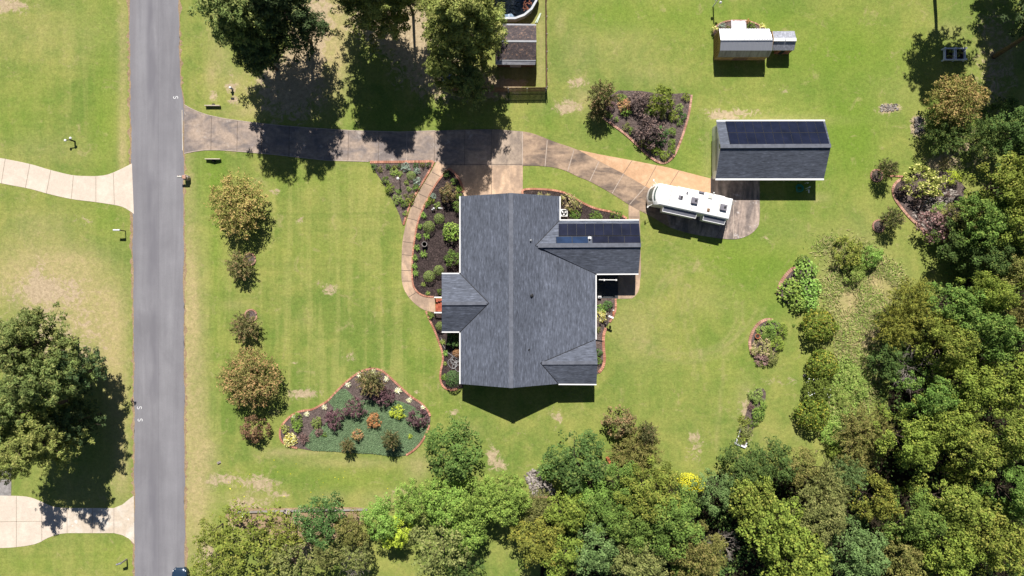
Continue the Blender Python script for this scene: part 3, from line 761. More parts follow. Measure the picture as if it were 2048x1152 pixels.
for a, b in (("O","N"),("N","M"),("D","E"),("E","F"),("F","G"),("H","I"),("I","J")): valley(R[a], R[b], roof)
# gutters
def gutter(a, b, parent, out, nm="gutter", w=.14):
    a = Vector(a) + Vector(out) * w * .5 - Vector((0, 0, .06)); b = Vector(b) + Vector(out) * w * .5 - Vector((0, 0, .06))
    mb = MB(); mb.beam(a, b, w, .13)
    return mb.build(nm, M['white'], parent)
for a, b, o in (("A","O",(-1,0,0)),("M","L",(-1,0,0)),("O","P",(0,1,0)),("M","R",(0,-1,0)),("C","D",(1,0,0)),("D","S",(0,1,0)),("U","G",(0,-1,0)),("G","H",(1,0,0)),("J","W",(0,-1,0))):
    gutter(R[a], R[b], roof, o)
def wallpoly(pts, z0, z1, parent, mt, nm="wall"):
    mb = MB(); mb.prism(G2(pts), z0, z1); return mb.build(nm, mt, parent)
t = NT("house_brick"); br = t.n("ShaderNodeTexBrick"); t.l(t.coord((1, 1, 1)), br.inputs[0])
br.inputs['Color1'].default_value = (0.36, 0.16, 0.1, 1); br.inputs['Color2'].default_value = (0.26, 0.11, 0.08, 1); br.inputs['Mortar'].default_value = (0.4, 0.36, 0.32, 1)
br.inputs['Scale'].default_value = 4.0
M['brick'] = t.pbr(br.outputs[0], 0.9, 0, None, 0.2)
WP = [(930,404),(1111,404),(1111,450),(1264,450),(1264,543),(1180,543),(1180,757),(930,757)]
house_wall = wallpoly(WP, 0, 2.82, house, M['brick'])
def gable(a, b, apex, parent, th, mt='siding', nm="gable_wall"):
    "triangle between two ground-plan points at eave height, apex (px,py,z); th = thickness vector"
    A, B_, C_ = Gd(*a), Gd(*b), Gd(apex[0], apex[1], apex[2]); A.z = B_.z = 2.822
    t_ = Vector(th); mb = MB()
    mb.add([A, B_, C_, A + t_, B_ + t_, C_ + t_], [(0, 1, 2), (5, 4, 3), (0, 3, 4, 1), (1, 4, 5, 2), (2, 5, 3, 0)])
    return mb.build(nm, M[mt], parent)
gable((930.5,404.5), (1110,404.5), (1022,404.5,5.85), house, (0, -.15, 0))
gable((930.5,756.5), (1116,756.5), (1022,756.5,5.85), house, (0, .15, 0))
gable((1263.5,450.5), (1263.5,542.5), (1263.5,496,4.3), house, (-.15, 0, 0))
gable((1179.5,680), (1179.5,756.5), (1179.5,719,4.1), house, (-.15, 0, 0))
# porch columns, floor and steps
mb = MB(); mb.prism(G2([(893,554),(930,554),(930,657),(893,657)]), 0, .4); mb.build("porch_floor", M['brick_step'], house)
for px, py in ((896,557),(896,590),(896,626),(896,654)):
    mb = MB(); c = Gd(px, py); mb.box((c.x, c.y, 1.6), (.2, .2, 2.4)); mb.box((c.x, c.y, .5), (.3, .3, .2)); mb.box((c.x, c.y, 2.75), (.3, .3, .12)); mb.build("porch_column", M['white'], house)
gable((893,555), (893,656), (893,606,4.6), house, (.12, 0, 0))
mb = MB()
for i, (x0, x1, z) in enumerate(((871,876,.13),(876,881.5,.26),(881.5,893,.39))):
    for k in range(10):
        y0 = 597 + k * 2.6
        a, b = Gd(x0, y0), Gd(x1, y0 + 2.4); mb.box(((a.x + b.x) / 2, (a.y + b.y) / 2, z / 2), (b.x - a.x - .015, a.y - b.y, z))
mb.build("front_step", M['brick_step'], house)
for py in (594.6, 625.2):
    mb = MB(); a = P(868.5, py, .95); b = P(885, py, 1.05)
    mb.beam(a, b, .16, .1); mb.beam(P(869.5, py, .0), P(869.5, py, .95) + Vector((0, 0, 0)), .12, .12); 
    r_ = mb.build("handrail", M['white'], house)
# windows and doors on the walls
def window(parent, c, w, h, nrm, nm="window"):
    "c = centre point on the wall face, nrm = unit outward"
    n_ = Vector(nrm); s_ = Vector((-n_.y, n_.x, 0)); c = Vector(c)
    mb = MB(); mb.beam(c - s_ * w / 2 + n_ * .01, c + s_ * w / 2 + n_ * .01, .05, h)
    o = mb.build(nm, M['glass'], parent)
    mb = MB()
    for k in (-1, 1):
        mb.beam(c + s_ * (w / 2 * k) + n_ * .03 - Vector((0, 0, h / 2 + .05)), c + s_ * (w / 2 * k) + n_ * .03 + Vector((0, 0, h / 2 + .05)), .09, .06)
        mb.beam(c - s_ * (w / 2 - .05) + n_ * .032 + Vector((0, 0, k * (h / 2))), c + s_ * (w / 2 - .05) + n_ * .032 + Vector((0, 0, k * (h / 2))), .06, .09)
    mb.build("window_frame", M['white'], o)
    return o
for c, w, h, nn in ((Gd(929.6,430,1.6),1.5,1.3,(-1,0,0)),(Gd(929.6,500,1.6),1.5,1.3,(-1,0,0)),(Gd(929.6,700,1.6),1.5,1.3,(-1,0,0)),(Gd(1180.4,620,1.6),1.8,1.3,(1,0,0)),(Gd(1000,757.4,1.6),1.2,1.3,(0,-1,0)),(Gd(1080,757.4,1.6),1.2,1.3,(0,-1,0)),(Gd(1264.4,496,1.6),1.4,1.3,(1,0,0))):
    window(house, c, w, h, nn)
mb = MB(); mb.beam(Gd(945,403.4,1.1), Gd(1030,403.4,1.1), .06, 2.2); mb.build("garage_door", M['white'], house)
mb = MB(); mb.beam(Gd(929.5,601,1.4), Gd(929.5,616,1.4), .06, 2.0); mb.build("front_door", M['wood_brown'], house)
# roof vents
def vent(px, py, z, parent, r=.08, h=.35, mt='dark'):
    mb = MB(); c = P(px, py, z); mb.lathe((c.x, c.y, c.z - .3), [(r * 2.2, .28), (r * 1.4, .34), (r, .36), (r, .3 + h), (r * .6, .31 + h)], 10)
    mb.build("vent_pipe", M[mt], parent, smooth=False)
vent(1061, 481, 4.95, roof, .09, .3, 'alu'); vent(1062.5, 591.5, 4.9, roof, .13, .3); vent(1057.5, 699, 5.05, roof, .07, .2); vent(1179, 476.5, 4.35, roof, .09, .35, 'white')
mb = MB(); c = P(1179, 476, 4.1); mb.box((c.x, c.y, c.z + .15), (.35, .3, .3)); mb.build("vent_box", M['white'], roof)

# solar panels
def panel_grid(quad, cols, rows, parent, mt, gap=.014, lift=.13):
    "quad: TL, TR, BR, BL world points on the roof plane"
    TL, TR, BR, BL = [Vector(q_) for q_ in quad]
    def bi(u, v): return (TL * (1 - u) + TR * u) * (1 - v) + (BL * (1 - u) + BR * u) * v
    nrm = (TR - TL).cross(BL - TL).normalized()
    if nrm.z < 0: nrm = -nrm
    gu = gap / (TR - TL).length; gv = gap / (BL - TL).length
    for r in range(rows):
        for c in range(cols):
            u0, u1 = c / cols + gu / 2, (c + 1) / cols - gu / 2; v0, v1 = r / rows + gv / 2, (r + 1) / rows - gv / 2
            pts = [bi(u0, v0), bi(u1, v0), bi(u1, v1), bi(u0, v1)]
            mb = MB()
            mb.add([p_ + nrm * (lift - .04) for p_ in pts] + [p_ + nrm * lift for p_ in pts],
                   [(0, 1, 2, 3), (7, 6, 5, 4), (4, 5, 1, 0), (5, 6, 2, 1), (6, 7, 3, 2), (7, 4, 0, 3)])
            pts2 = [p_ * .965 + (sum(pts, Vector()) / 4) * .035 for p_ in pts]
            mb.add([p_ + nrm * (lift + .003) for p_ in pts2], [(3, 2, 1, 0)], 1)
            mb.build("solar_panel", [M['alu'] if False else M['dark'], M[mt]], parent)
def wz(y): return 3.0 + 1.67 * (y - 441) / 50.0
panel_grid([P(1117,448.3,wz(448.3)), P(1277.6,448,wz(448)), P(1279.8,472.2,wz(472.2)), P(1117,472.6,wz(472.6))], 9, 1, roof, 'panel')
panel_grid([P(1111.5,474.6,wz(474.6)), P(1176,474.2,wz(474.2)), P(1176.6,487.4,wz(487.4)), P(1112,487.8,wz(487.8))], 2, 1, roof, 'panel_blue')
panel_grid([P(1184,473.8,wz(473.8)), P(1280.2,473.4,wz(473.4)), P(1281.2,486.8,wz(486.8)), P(1184.5,487.2,wz(487.2))], 3, 1, roof, 'panel')

# ---------------- detached garage
gar = thing("detached_garage", "white detached garage with solar panels covering its upper roof slope", "garage", Gd(1526, 308))
g = {'a': P(1433,243,2.5), 'b': P(1650,242.5,2.5), 'c': P(1662,291.5,4.5), 'd': P(1648,357,2.5), 'e': P(1431,357,2.5), 'f': P(1441,292.5,4.5)}
gk = list(g); gi = {k: i for i, k in enumerate(gk)}
groof = sheet_roof([g[k] for k in gk], [[gi[c] for c in f] for f in ("abcf", "fcde")], [0, 0]).build("roof", [M['roofX'], M['roofX'], M['white']], gar)
ridge_line([(g['f'], g['c'])], groof, .45)
gutter(g['a'], g['b'], groof, (0, 1, 0), w=.2); gutter(g['e'], g['d'], groof, (0, -1, 0), w=.2)
ga0, ga1 = Gd(1424.5, 256), Gd(1624, 359)
mb = MB(); mb.prism([(ga0.x, ga0.y), (ga1.x, ga0.y), (ga1.x, ga1.y), (ga0.x, ga1.y)], 0, 2.4); mb.build("wall", M['white'], gar)
for X, tx in ((1424.5, .12), (1624, -.12)):
    A, B_, C_ = Gd(X, 256.5, 2.402), Gd(X, 358.5, 2.402), Gd(X, 306.5, 4.28); t_ = Vector((tx, 0, 0)); mb = MB()
    mb.add([A, B_, C_, A + t_, B_ + t_, C_ + t_], [(0, 1, 2), (5, 4, 3), (0, 3, 4, 1), (1, 4, 5, 2), (2, 5, 3, 0)]); mb.build("gable_wall", M['white'], gar)
mb = MB()   # pale roll door, then a thin dark bar along the left end
mb.beam(Gd(1424.2,285,1.15), Gd(1424.2,345,1.15), .05, 2.3); mb.build("roll_door", M['siding'], gar)
mb = MB(); mb.beam(Gd(1421.6,262,2.2), Gd(1421.6,348,2.2), .06, .08); mb.build("dark_bar", M['dark'], gar)
for y in (265,):
    mb = MB(); mb.beam(Gd(1424.2,y,.02), Gd(1424.2,y,2.1), .9, .05, 0, (1, 0, 0)); mb.build("side_door", M['white'], gar)
window(gar, Gd(1424.3,303,3.3), .7, .8, (-1, 0, 0), "gable_window")
panel_grid([P(1450.5,243.8,2.53), P(1645.5,243.6,2.53), P(1658.3,290,4.42), P(1460.2,290,4.42)], 11, 2, groof, 'panel')
# apron windows and doors on the shaded side
mb = MB(); mb.beam(Gd(1450,359.6,1.1), Gd(1500,359.6,1.1), .08, 2.2); mb.build("garage_door", M['siding'], gar)

# ---------------- fenced yard shed
M['shed_roof'] = build_mulch("needle_strewn_shingles", (0.06, 0.05, 0.055), (0.1, 0.083, 0.085), (0.36, 0.22, 0.15), .3, .72, 3.2)
M['shed_low'] = plain('grey_shed_metal', (0.34, 0.34, 0.37), .5)
sh = thing("shed", "dark brown roofed garden shed inside the fenced yard", "shed", Gd(1031, 100))
s = {'a': P(990.5,50,2.6), 'b': P(1072.5,51,2.6), 'c': P(1073,82.5,3.3), 'd': P(1071.5,120.5,2.6), 'e': P(1070.5,129.5,2.32), 'f': P(990.5,129,2.32), 'g': P(990.5,120,2.55), 'h': P(990.5,82,3.3), 'i': P(990.5,47,1.9), 'j': P(1072,48,1.9)}
sk = list(s); si = {k: i for i, k in enumerate(sk)}
shr = sheet_roof([s[k] for k in sk], [[si[c] for c in f] for f in ("hcba", "hgdc", "gfed", "abji")], [0, 0, 1, 1], .1).build("roof", [M['shed_roof'], M['shed_low'], M['siding']], sh)
ridge_line([(s['h'], s['c'])], shr, .22, 'alu'); ridge_line([(s['g'], s['d'])], shr, .12, 'alu', "roof_trim")
a, b = Gd(995, 66), Gd(1067, 134); mb = MB(); mb.prism([(a.x, a.y), (b.x, a.y), (b.x, b.y), (a.x, b.y)], 0, 1.85); mb.build("wall", M['wood_brown'], sh)
mb = MB(); mb.beam(Gd(1020,134.6,.9), Gd(1042,134.6,.9), .06, 1.7); mb.build("door", M['siding'], sh)

# ---------------- barn with metal gambrel roof
M['metal_white'] = ribbed_mat("ribbed_white_metal", (0.53, 0.54, 0.58), (0.42, 0.42, 0.46))
M['metal_old'] = ribbed_mat("weathered_ribbed_metal", (0.2, 0.2, 0.22), (0.055, 0.05, 0.05), 3.2, .9)
M['barn_side'] = plain("brown_plank_siding", (0.36, 0.23, 0.1), 0.85, var=.35, scale=2.5)
bn = thing("barn", "small gambrel barn with white ribbed metal roof and brown plank walls", "barn", Gd(1478, 100))
b_ = {'a': P(1438,57.5,2.95), 'b': P(1539,57.5,2.95), 'c': P(1546,80,3.4), 'd': P(1544,101,2.75), 'e': P(1538,114,1.8), 'f': P(1435,114.5,1.8), 'g': P(1440,101,2.75), 'h': P(1441.5,80.5,3.4), 'i': P(1437,60.5,1.8), 'j': P(1536,60.5,1.8)}
bk = list(b_); bi_ = {k: i for i, k in enumerate(bk)}
bnr = sheet_roof([b_[k] for k in bk], [[bi_[c] for c in f] for f in ("hcba", "hgdc", "gfed", "abji")], [0, 0, 1, 0], .07).build("roof", [M['metal_white'], M['metal_old'], M['barn_side']], bn)
ridge_line([(b_['h'], b_['c'])], bnr, .16, 'alu')
wx0, wx1, wy0, wy1 = Gd(1427.5,0).x, Gd(1528,0).x, Gd(0,72).y, Gd(0,120.5).y
mb = MB(); mb.prism([(wx0, wy0), (wx1, wy0), (wx1, wy1), (wx0, wy1)], 0, 1.76)
ym = (wy0 + wy1) / 2
for X in (wx0, wx1 - .08):
    prof = [(wy1 + .03, 1.762), (wy1 + .42, 2.62), (ym, 3.22), (wy0 - .42, 2.72), (wy0 - .03, 1.762)]
    n_ = len(prof); mb.add([(X, y, z) for y, z in prof] + [(X + .08, y, z) for y, z in prof], [tuple(range(n_)), tuple(range(2 * n_ - 1, n_ - 1, -1))] + [(i, (i + 1) % n_, (i + 1) % n_ + n_, i + n_) for i in range(n_)])
mb.build("wall", M['barn_side'], bn)
mb = MB()
for k in range(9):
    y = wy1 + (wy0 - wy1) * (k + .5) / 9.5
    mb.beam((wx0 - .02, y, .05), (wx0 - .02, y, 1.76), .03, .09)
mb.build("wall_batten", M['wood_brown'], bn)
mb = MB(); mb.beam((wx0 + 2.2, wy1 - .02, .9), (wx0 + 4.0, wy1 - .02, .9), .04, 1.7); mb.build("door", M['wood_brown'], bn)
mb = MB(); c0, c1 = Gd(1461.5, 40), Gd(1491.5, 71.5); mb.add([(c0.x, c0.y, .03), (c1.x, c0.y, .03), (c1.x, c1.y, .03), (c0.x, c1.y, .03), (c0.x, c0.y, .1), (c1.x, c0.y, .1), (c1.x, c1.y, .35), (c0.x, c1.y, .35)], [(3,2,1,0),(4,5,6,7),(0,1,5,4),(1,2,6,5),(2,3,7,6),(3,0,4,7)])
tag(mb.build("ramp", plain('pale_ramp_board', (0.55, 0.53, 0.57), .7, var=.08)), "pale wooden ramp behind the metal roofed barn", "ramp")
# chicken-coop style annex
an = thing("annex_shed", "small grey roofed annex with white ridge beside the barn", "shed", Gd(1560, 90))
q_ = {'a': P(1545.5,62.5,1.95), 'b': P(1589,62,1.95), 'c': P(1593,79,2.6), 'd': P(1588,100.5,1.85), 'e': P(1545,100.5,1.85), 'f': P(1546.5,79,2.6)}
qk = list(q_); qi = {k: i for i, k in enumerate(qk)}
M['annex_roof'] = shingle_mat("pale_annex_shingles", 'Y', (0.3, 0.31, 0.36), .5)
anr = sheet_roof([q_[k] for k in qk], [[qi[c] for c in f] for f in ("abcf", "fcde")], [0, 0], .08).build("roof", [M['annex_roof'], M['annex_roof'], M['siding']], an)
ridge_line([(q_['f'], q_['f'] * .48 + q_['c'] * .52)], anr, .38, 'white'); ridge_line([(q_['f'] * .45 + q_['c'] * .55, q_['c'])], anr, .38, 'white')
a, b = Gd(1548, 74), Gd(1577, 108); mb = MB(); mb.prism([(a.x, a.y), (b.x, a.y), (b.x, b.y), (a.x, b.y)], 0, 1.75); mb.build("wall", plain("red_brown_board", (0.26, 0.11, 0.08), .85, var=.25), an)
mb = MB(); mb.beam(Gd(1555,108.5,.7), Gd(1563,108.5,.7), .05, 1.2); mb.build("door", M['dark'], an)

# ---------------- pool
pool = thing("pool", "round above ground swimming pool under a blue cover with a heap of leaves", "pool", Gd(1020, -12))
pc = Gd(1021, -9.5); PR = 3.42
mb = MB()
ring_ = lambda r, z: [(pc.x + r * math.cos(2 * math.pi * k / 18), pc.y + r * math.sin(2 * math.pi * k / 18), z) for k in range(18)]
mb.layers([ring_(PR, 0), ring_(PR, 1.2), ring_(PR + .1, 1.21), ring_(PR + .1, 1.27), ring_(PR - .16, 1.27), ring_(PR - .16, 1.15)], None, False); mb.build("pool_wall", plain("pool_liner", (0.5, 0.52, 0.56), .5), pool)
t = NT("pool_cover"); v = t.coord(); n1 = t.noise(v, .9, 5, .6, 1.0)
c_ = t.ramp(n1, [(.35, (0.11, 0.17, 0.25)), (.58, (0.2, 0.28, 0.38)), (.7, (0.5, 0.54, 0.6))])
M['cover'] = t.pbr(c_, .35, 0, t.bump(n1, .8, .2), .5)
mb = MB(); rings = []
rq = random.Random(8)
for r in (PR - .15, 2.6, 1.9, 1.2, .5, .05): rings.append([(x, y, 1.18 - .18 * (1 - (r / PR) ** 2) + rq.uniform(-.03, .03)) for x, y, _ in ring_(r, 0)])
mb.layers(rings, None, True); mb.build("pool_cover", M['cover'], pool, smooth=True)
mb = MB(); c = P(1055, 13, 1.1)
for k in range(46):
    a = rq.uniform(0, 6.28); r = .75 * math.sqrt(rq.random()); mb.box((c.x + r * math.cos(a) * .8, c.y + r * math.sin(a), 1.16 + rq.uniform(0, .05)), (.16, .1, .02), rq.uniform(0, 3))
mb.build("leaf_heap", plain("rusty_leaves", (0.2, 0.075, 0.045), .9, var=.4), pool)

# ---------------- board fence round that yard
def board_fence(a, b, label, h=1.7):
    A, B_ = Gd(*a), Gd(*b); d = (B_ - A); L = d.length; d.normalize()
    t = thing("board_fence", label, "fence", (A + B_) / 2, 0, "board fences round the pool yard")
    mb = MB(); rf_ = random.Random(int(L * 10)); x = 0
    side = Vector((-d.y, d.x, 0))
    while x < L:
        p_ = A + d * (x + .07); hh = h + rf_.uniform(-.03, .03)
        mb.box((p_.x, p_.y, hh / 2), (.135 if abs(d.x) > .5 else .025, .025 if abs(d.x) > .5 else .135, hh), 0)
        x += .15
    mb.build("fence_board", M['wood_brown'], t)
    mb = MB()
    for z in (.35, 1.3): mb.beam(A + side * .05 + Vector((0, 0, z)), B_ + side * .05 + Vector((0, 0, z)), .05, .09)
    mb.build("fence_rail", M['wood_brown'], t)
    k = int(L / 2.4) + 1
    for i in range(k + 1):
        p_ = A + d * (L * i / k) + side * .12; mb = MB(); mb.box((p_.x, p_.y, .88), (.1, .1, 1.76)); mb.build("fence_post", M['wood_grey'], t)
board_fence((1090,-60),(1091.5,181), "brown board fence running down the right side of the pool yard")
board_fence((1091,182.5),(905,184), "brown board fence along the bottom of the pool yard")
# ================================================================ vehicles
ang = math.atan2(0.212, -0.977)
rv = thing("motorhome", "long white motorhome with two slide-outs parked on the concrete pad", "motorhome", Gd(1369, 408), ang)
M['rv_white'] = plain("gelcoat_white", (0.86, 0.86, 0.84), 0.35, var=.03, spec=.5)
M['rv_tint'] = plain("tinted_windscreen", (0.1, 0.14, 0.13), 0.12, var=.4, scale=2, spec=.7)
M['rv_grey'] = plain("awning_vinyl", (0.17, 0.175, 0.21), 0.55, var=.12)
def plan_ring(xf, xr, w, z, arc=.42, n=9):
    pts = []
    for i in range(n):
        u = -1 + 2 * i / (n - 1)
        pts.append((xf - arc * abs(u) ** 2.4, u * w, z))
    pts += [(xf - 1.2, w, z), (0, w, z), (xr + .06, w, z), (xr, w - .08, z), (xr, 0, z), (xr, -w + .08, z), (xr + .06, -w, z), (0, -w, z), (xf - 1.2, -w, z)]
    return pts
lay = [(4.88, -4.88, 1.26, .45), (4.95, -4.95, 1.3, .6), (4.95, -4.95, 1.3, 1.35), (4.9, -4.95, 1.3, 1.5), (4.62, -4.95, 1.3, 2.65), (4.42, -4.93, 1.3, 2.95), (4.25, -4.9, 1.28, 3.16), (4.1, -4.82, 1.18, 3.27), (3.8, -4.6, .9, 3.31)]
mb = MB(); mb.layers([plan_ring(a, b, w, z) for a, b, w, z in lay], None)
mb.build("body", M['rv_white'], rv, local=True, smooth=False, bevel=.0)
for x in (-3.4, -.2, 2.6):
    sm = MB(); sm.beam((x, -1.0, 3.31), (x, 1.0, 3.31), .05, .015); sm.build('roof_seam', M['conc_grey'], rv, local=True)
mb = MB()   # wrap-round windscreen, just proud of the nose
def nose(xf, w, z, arc=.42, n=9, off=.02):
    return [(xf + off - arc * abs(-1 + 2 * i / (n - 1)) ** 2.4, (-1 + 2 * i / (n - 1)) * w * .93, z) for i in range(n)]
ra, rb = nose(4.9, 1.3, 1.5), nose(4.64, 1.3, 2.62); nn = 9
mb.add(ra + rb, [(i, i + 1, nn + i + 1, nn + i) for i in range(nn - 1)]); mb.build("windscreen", M['rv_tint'], rv, local=True)
mb = MB(); ra, rb = nose(4.47, 1.3, 2.88, off=.035), nose(4.32, 1.3, 3.06, off=.035)
mb.add(ra + rb, [(i, i + 1, nn + i + 1, nn + i) for i in range(nn - 1)]); mb.build("nose_trim", M['rv_tint'], rv, local=True)
for i in (-2, -1, 0, 1, 2):
    mb = MB(); mb.box((4.36 - .03 * i * i, i * .3, 3.03), (.1, .1, .06)); mb.build("marker_light", M['alu'], rv, local=True)
def rbox(nm, c, d, mt, z0=3.3, bev=.03, parent=None, rz=0):
    mb = MB(); mb.box((c[0], c[1], z0 + d[2] / 2), d, rz, 0, .9); return mb.build(nm, M[mt], parent or rv, local=True, bevel=bev)
M['ac_grey'] = plain("grey_shroud", (0.19, 0.18, 0.21), .6, var=.15)
for x, y, lx, ly in ((0.5-1.35+.0, .1, 0, 0),):
    pass
def rvloc(px, py, z=3.35):
    w_ = P(px, py, z) - Vector(rv.location); ca, sa = math.cos(-ang), math.sin(-ang)
    return (w_.x * ca - w_.y * sa, w_.x * sa + w_.y * ca)
for px, py, lx, ly, h in ((1361.5,394.8,.55,.48,.14),(1389,401.8,.85,.82,.3),(1446.8,415.2,.85,.82,.3)):
    o = rbox("roof_unit", rvloc(px, py), (lx, ly, h), 'ac_grey', bev=.05)
    mb = MB(); q0 = rvloc(px, py); mb.box((q0[0] - .12, q0[1] - .02, 3.3 + h + .01), (.22, .3, .03)); mb.build("fan_opening", M['dark'], o, local=True)
rbox("roof_vent", rvloc(1374.8, 385.5), (.2, .3, .14), 'ac_grey'); rbox("roof_vent", rvloc(1417, 420), (.36, .42, .1), 'wood_brown')
rbox("roof_hatch", rvloc(1421, 393.5), (.5, .5, .12), 'siding'); rbox("fridge_vent", rvloc(1403.5, 385), (.7, .24, .16), 'ac_grey')
rbox("roof_vent", rvloc(1428, 385.6), (.16, .16, .1), 'white')
for x0, x1 in ((2.95, -1.0), (-2.05, -4.55)):
    so = MB(); so.box(((x0 + x1) / 2, 1.55, 1.75), (x0 - x1, .5, 1.9)); so = so.build("slide_out", M['rv_white'], rv, local=True)
    aw = MB(); aw.add([(x0 + .05, 1.28, 2.92), (x1 - .0, 1.28, 2.92), (x1, 1.86, 2.74), (x0 + .05, 1.86, 2.74), (x0 + .05, 1.28, 2.9), (x1, 1.28, 2.9), (x1, 1.86, 2.72), (x0 + .05, 1.86, 2.72)], [(0, 1, 2, 3), (7, 6, 5, 4), (0, 4, 5, 1), (1, 5, 6, 2), (2, 6, 7, 3), (3, 7, 4, 0)])
    aw.build("slide_awning", M['rv_grey'], so, local=True)
    r_ = MB(); r_.tube([(x0 + .1, 1.9, 2.72), (x1 - .05, 1.9, 2.72)], .045, 8); r_.build("awning_roller", M['rv_white'], so, local=True)
    for xx_ in (x0 + .1, x1 - .05):
        b2 = MB(); b2.beam((xx_, 1.3, 2.95), (xx_, 1.92, 2.74), .06, .05); b2.build("awning_arm", M['rv_white'], so, local=True)
mb = MB(); mb.tube([(-3.9, -1.34, 3.02), (1.9, -1.34, 3.02)], .055, 8); mb.build("side_awning", M['rv_white'], rv, local=True)
for s_ in (-1, 1):
    mb = MB(); mb.beam((4.35, s_ * 1.28, 2.2), (4.75, s_ * 1.62, 2.2), .05, .05); mb.box((4.78, s_ * 1.66, 2.05), (.12, .26, .42)); mb.build("mirror", M['rv_white'], rv, local=True, bevel=.02)
    for x in (3.1, -2.6):
        mb = MB(); mb.tube([(x, s_ * 1.06, .47), (x, s_ * 1.32, .47)], .47, 20); w_ = mb.build("wheel", M['black'], rv, local=True)
        mb = MB(); mb.tube([(x, s_ * 1.3, .47), (x, s_ * 1.335, .47)], .27, 16); mb.build("rim", M['alu'], w_, local=True)
    for x in (1.6, -.6, -3.4):
        if s_ < 0:
            mb = MB(); mb.box((x, s_ * 1.305, 2.2), (1.0, .02, .55)); mb.build("side_window", M['rv_tint'], rv, local=True)
mb = MB(); mb.box((0.9, -1.31, 1.5), (.66, .03, 1.85)); mb.build("entry_door", M['siding'], rv, local=True)
mb = MB()
for y in (-1.0, -.6): mb.tube([(-5.08, y, .8), (-5.08, y, 3.3), (-4.8, y, 3.42)], .02, 6)
for k in range(7): mb.tube([(-5.08, -1.0, 1.0 + k * .34), (-5.08, -.6, 1.0 + k * .34)], .018, 6)
mb.build("ladder", M['alu'], rv, local=True)
mb = MB(); mb.box((-5.0, 0, .6), (.16, 2.4, .2)); mb.build("bumper", M['alu'], rv, local=True, bevel=.02)

car = thing("parked_car", "dark navy car with its nose at the bottom edge of the road", "car", Gd(364.5, 1170), math.radians(90), )
M['navy'] = plain("navy_paint", (0.022, 0.045, 0.085), .22, .2, var=.05, spec=.6)
def car_ring(x, w, zb, zs, zt, tw):
    return [(x, -w, zb), (x, -w * 1.02, (zb + zs) / 2), (x, -w, zs), (x, -tw, zt - .02), (x, -tw * .5, zt + .01), (x, 0, zt + .02), (x, tw * .5, zt + .01), (x, tw, zt - .02), (x, w, zs), (x, w * 1.02, (zb + zs) / 2), (x, w, zb), (x, 0, zb)]
secs = [(2.42, .45, .35, .5, .56, .35), (2.38, .62, .28, .6, .68, .5), (2.2, .78, .22, .68, .78, .66), (1.9, .88, .2, .76, .88, .76), (1.3, .92, .2, .84, .98, .8), (.95, .93, .2, .88, 1.02, .8), (0, .93, .2, .92, 1.0, .84), (-1.4, .93, .2, .94, 1.02, .84), (-1.9, .91, .22, .92, 1.02, .8), (-2.25, .86, .26, .84, .96, .72), (-2.38, .76, .32, .7, .8, .6)]
mb = MB(); mb.layers([car_ring(*a) for a in secs]); body = mb.build("body", M['navy'], car, local=True, smooth=True)
mb = MB()
cab = [(1.0, .78, 1.0, .70, 1.0), (.25, .8, .98, .62, 1.42), (-.5, .8, .98, .6, 1.47), (-1.3, .8, .98, .6, 1.4), (-1.95, .76, 1.0, .68, 1.02)]
mb.layers([[(x, -w, z0), (x, -tw, z1), (x, 0, z1 + .03), (x, tw, z1), (x, w, z0), (x, 0, z0)] for x, w, z0, tw, z1 in cab], lambda i, k: 0)
mb.build("cabin_glass", M['glass'], car, local=True)
mb = MB(); mb.layers([[(x, -w, z), (x, 0, z + .035), (x, w, z), (x, w, z - .02), (x, 0, z), (x, -w, z - .02)] for x, w, z in ((.3, .63, 1.43), (-.5, .62, 1.5), (-1.32, .62, 1.43))]); mb.build("roof", M['navy'], car, local=True)
for s_ in (-1, 1):
    mb = MB(); mb.add([(2.36, s_ * .45, .6), (2.12, s_ * .8, .68), (1.98, s_ * .8, .79), (2.3, s_ * .45, .72)], [(0, 1, 2, 3), (3, 2, 1, 0)]); mb.v = [(x + .02, y, z + .025) for x, y, z in mb.v]; mb.build("headlight", M['white'], car, local=True)
    mb = MB(); mb.box((.75, s_ * 1.0, .98), (.16, .2, .14)); mb.build("mirror", M['navy'], car, local=True, bevel=.02)
    for x in (1.5, -1.45):
        mb = MB(); mb.tube([(x, s_ * .74, .33), (x, s_ * .96, .33)], .33, 18); w_ = mb.build("wheel", M['black'], car, local=True)
        mb = MB(); mb.tube([(x, s_ * .95, .33), (x, s_ * .97, .33)], .2, 14); mb.build("rim", M['alu'], w_, local=True)
mb = MB(); mb.box((2.42, 0, .45), (.05, .9, .2)); mb.build("grille", M['alu'], car, local=True, bevel=.01)

# ================================================================ yard objects
def mailbox(px, py, rot, label, post=(0.13, 'wood_brown'), boxm='white', extra=None, h=1.15, arm=.35, boxlen=.55):
    t = thing("mailbox", label, "mailbox", Gd(px, py), rot, "mailboxes along the street")
    mb = MB(); mb.box((0, 0, h / 2), (post[0], post[0], h)); mb.build("post", M[post[1]], t, local=True)
    mb = MB(); mb.beam((0, 0, h - .12), (arm, 0, h - .12), .09, .09); mb.build("arm", M[post[1]], t, local=True)
    mb = MB()
    prof = [(-.11, 0), (-.11, .13), (-.08, .2), (0, .24), (.08, .2), (.11, .13), (.11, 0)]
    mb.layers([[(x, y, h - .05 + z) for y, z in prof] for x in (arm - .35, arm - .35 + boxlen)]); bx_ = mb.build("letter_box", M[boxm], t, local=True)
    mb = MB(); mb.beam((arm + .05, -.125, h), (arm + .05, -.125, h + .22), .03, .05); mb.build("flag", M['terracotta'], bx_, local=True)
    return t
m1 = mailbox(376, 356.5, math.pi, "brick based mailbox at the road edge left of the golden crepe myrtle", (.42, 'brick_old'), 'siding', h=1.1, arm=.55)
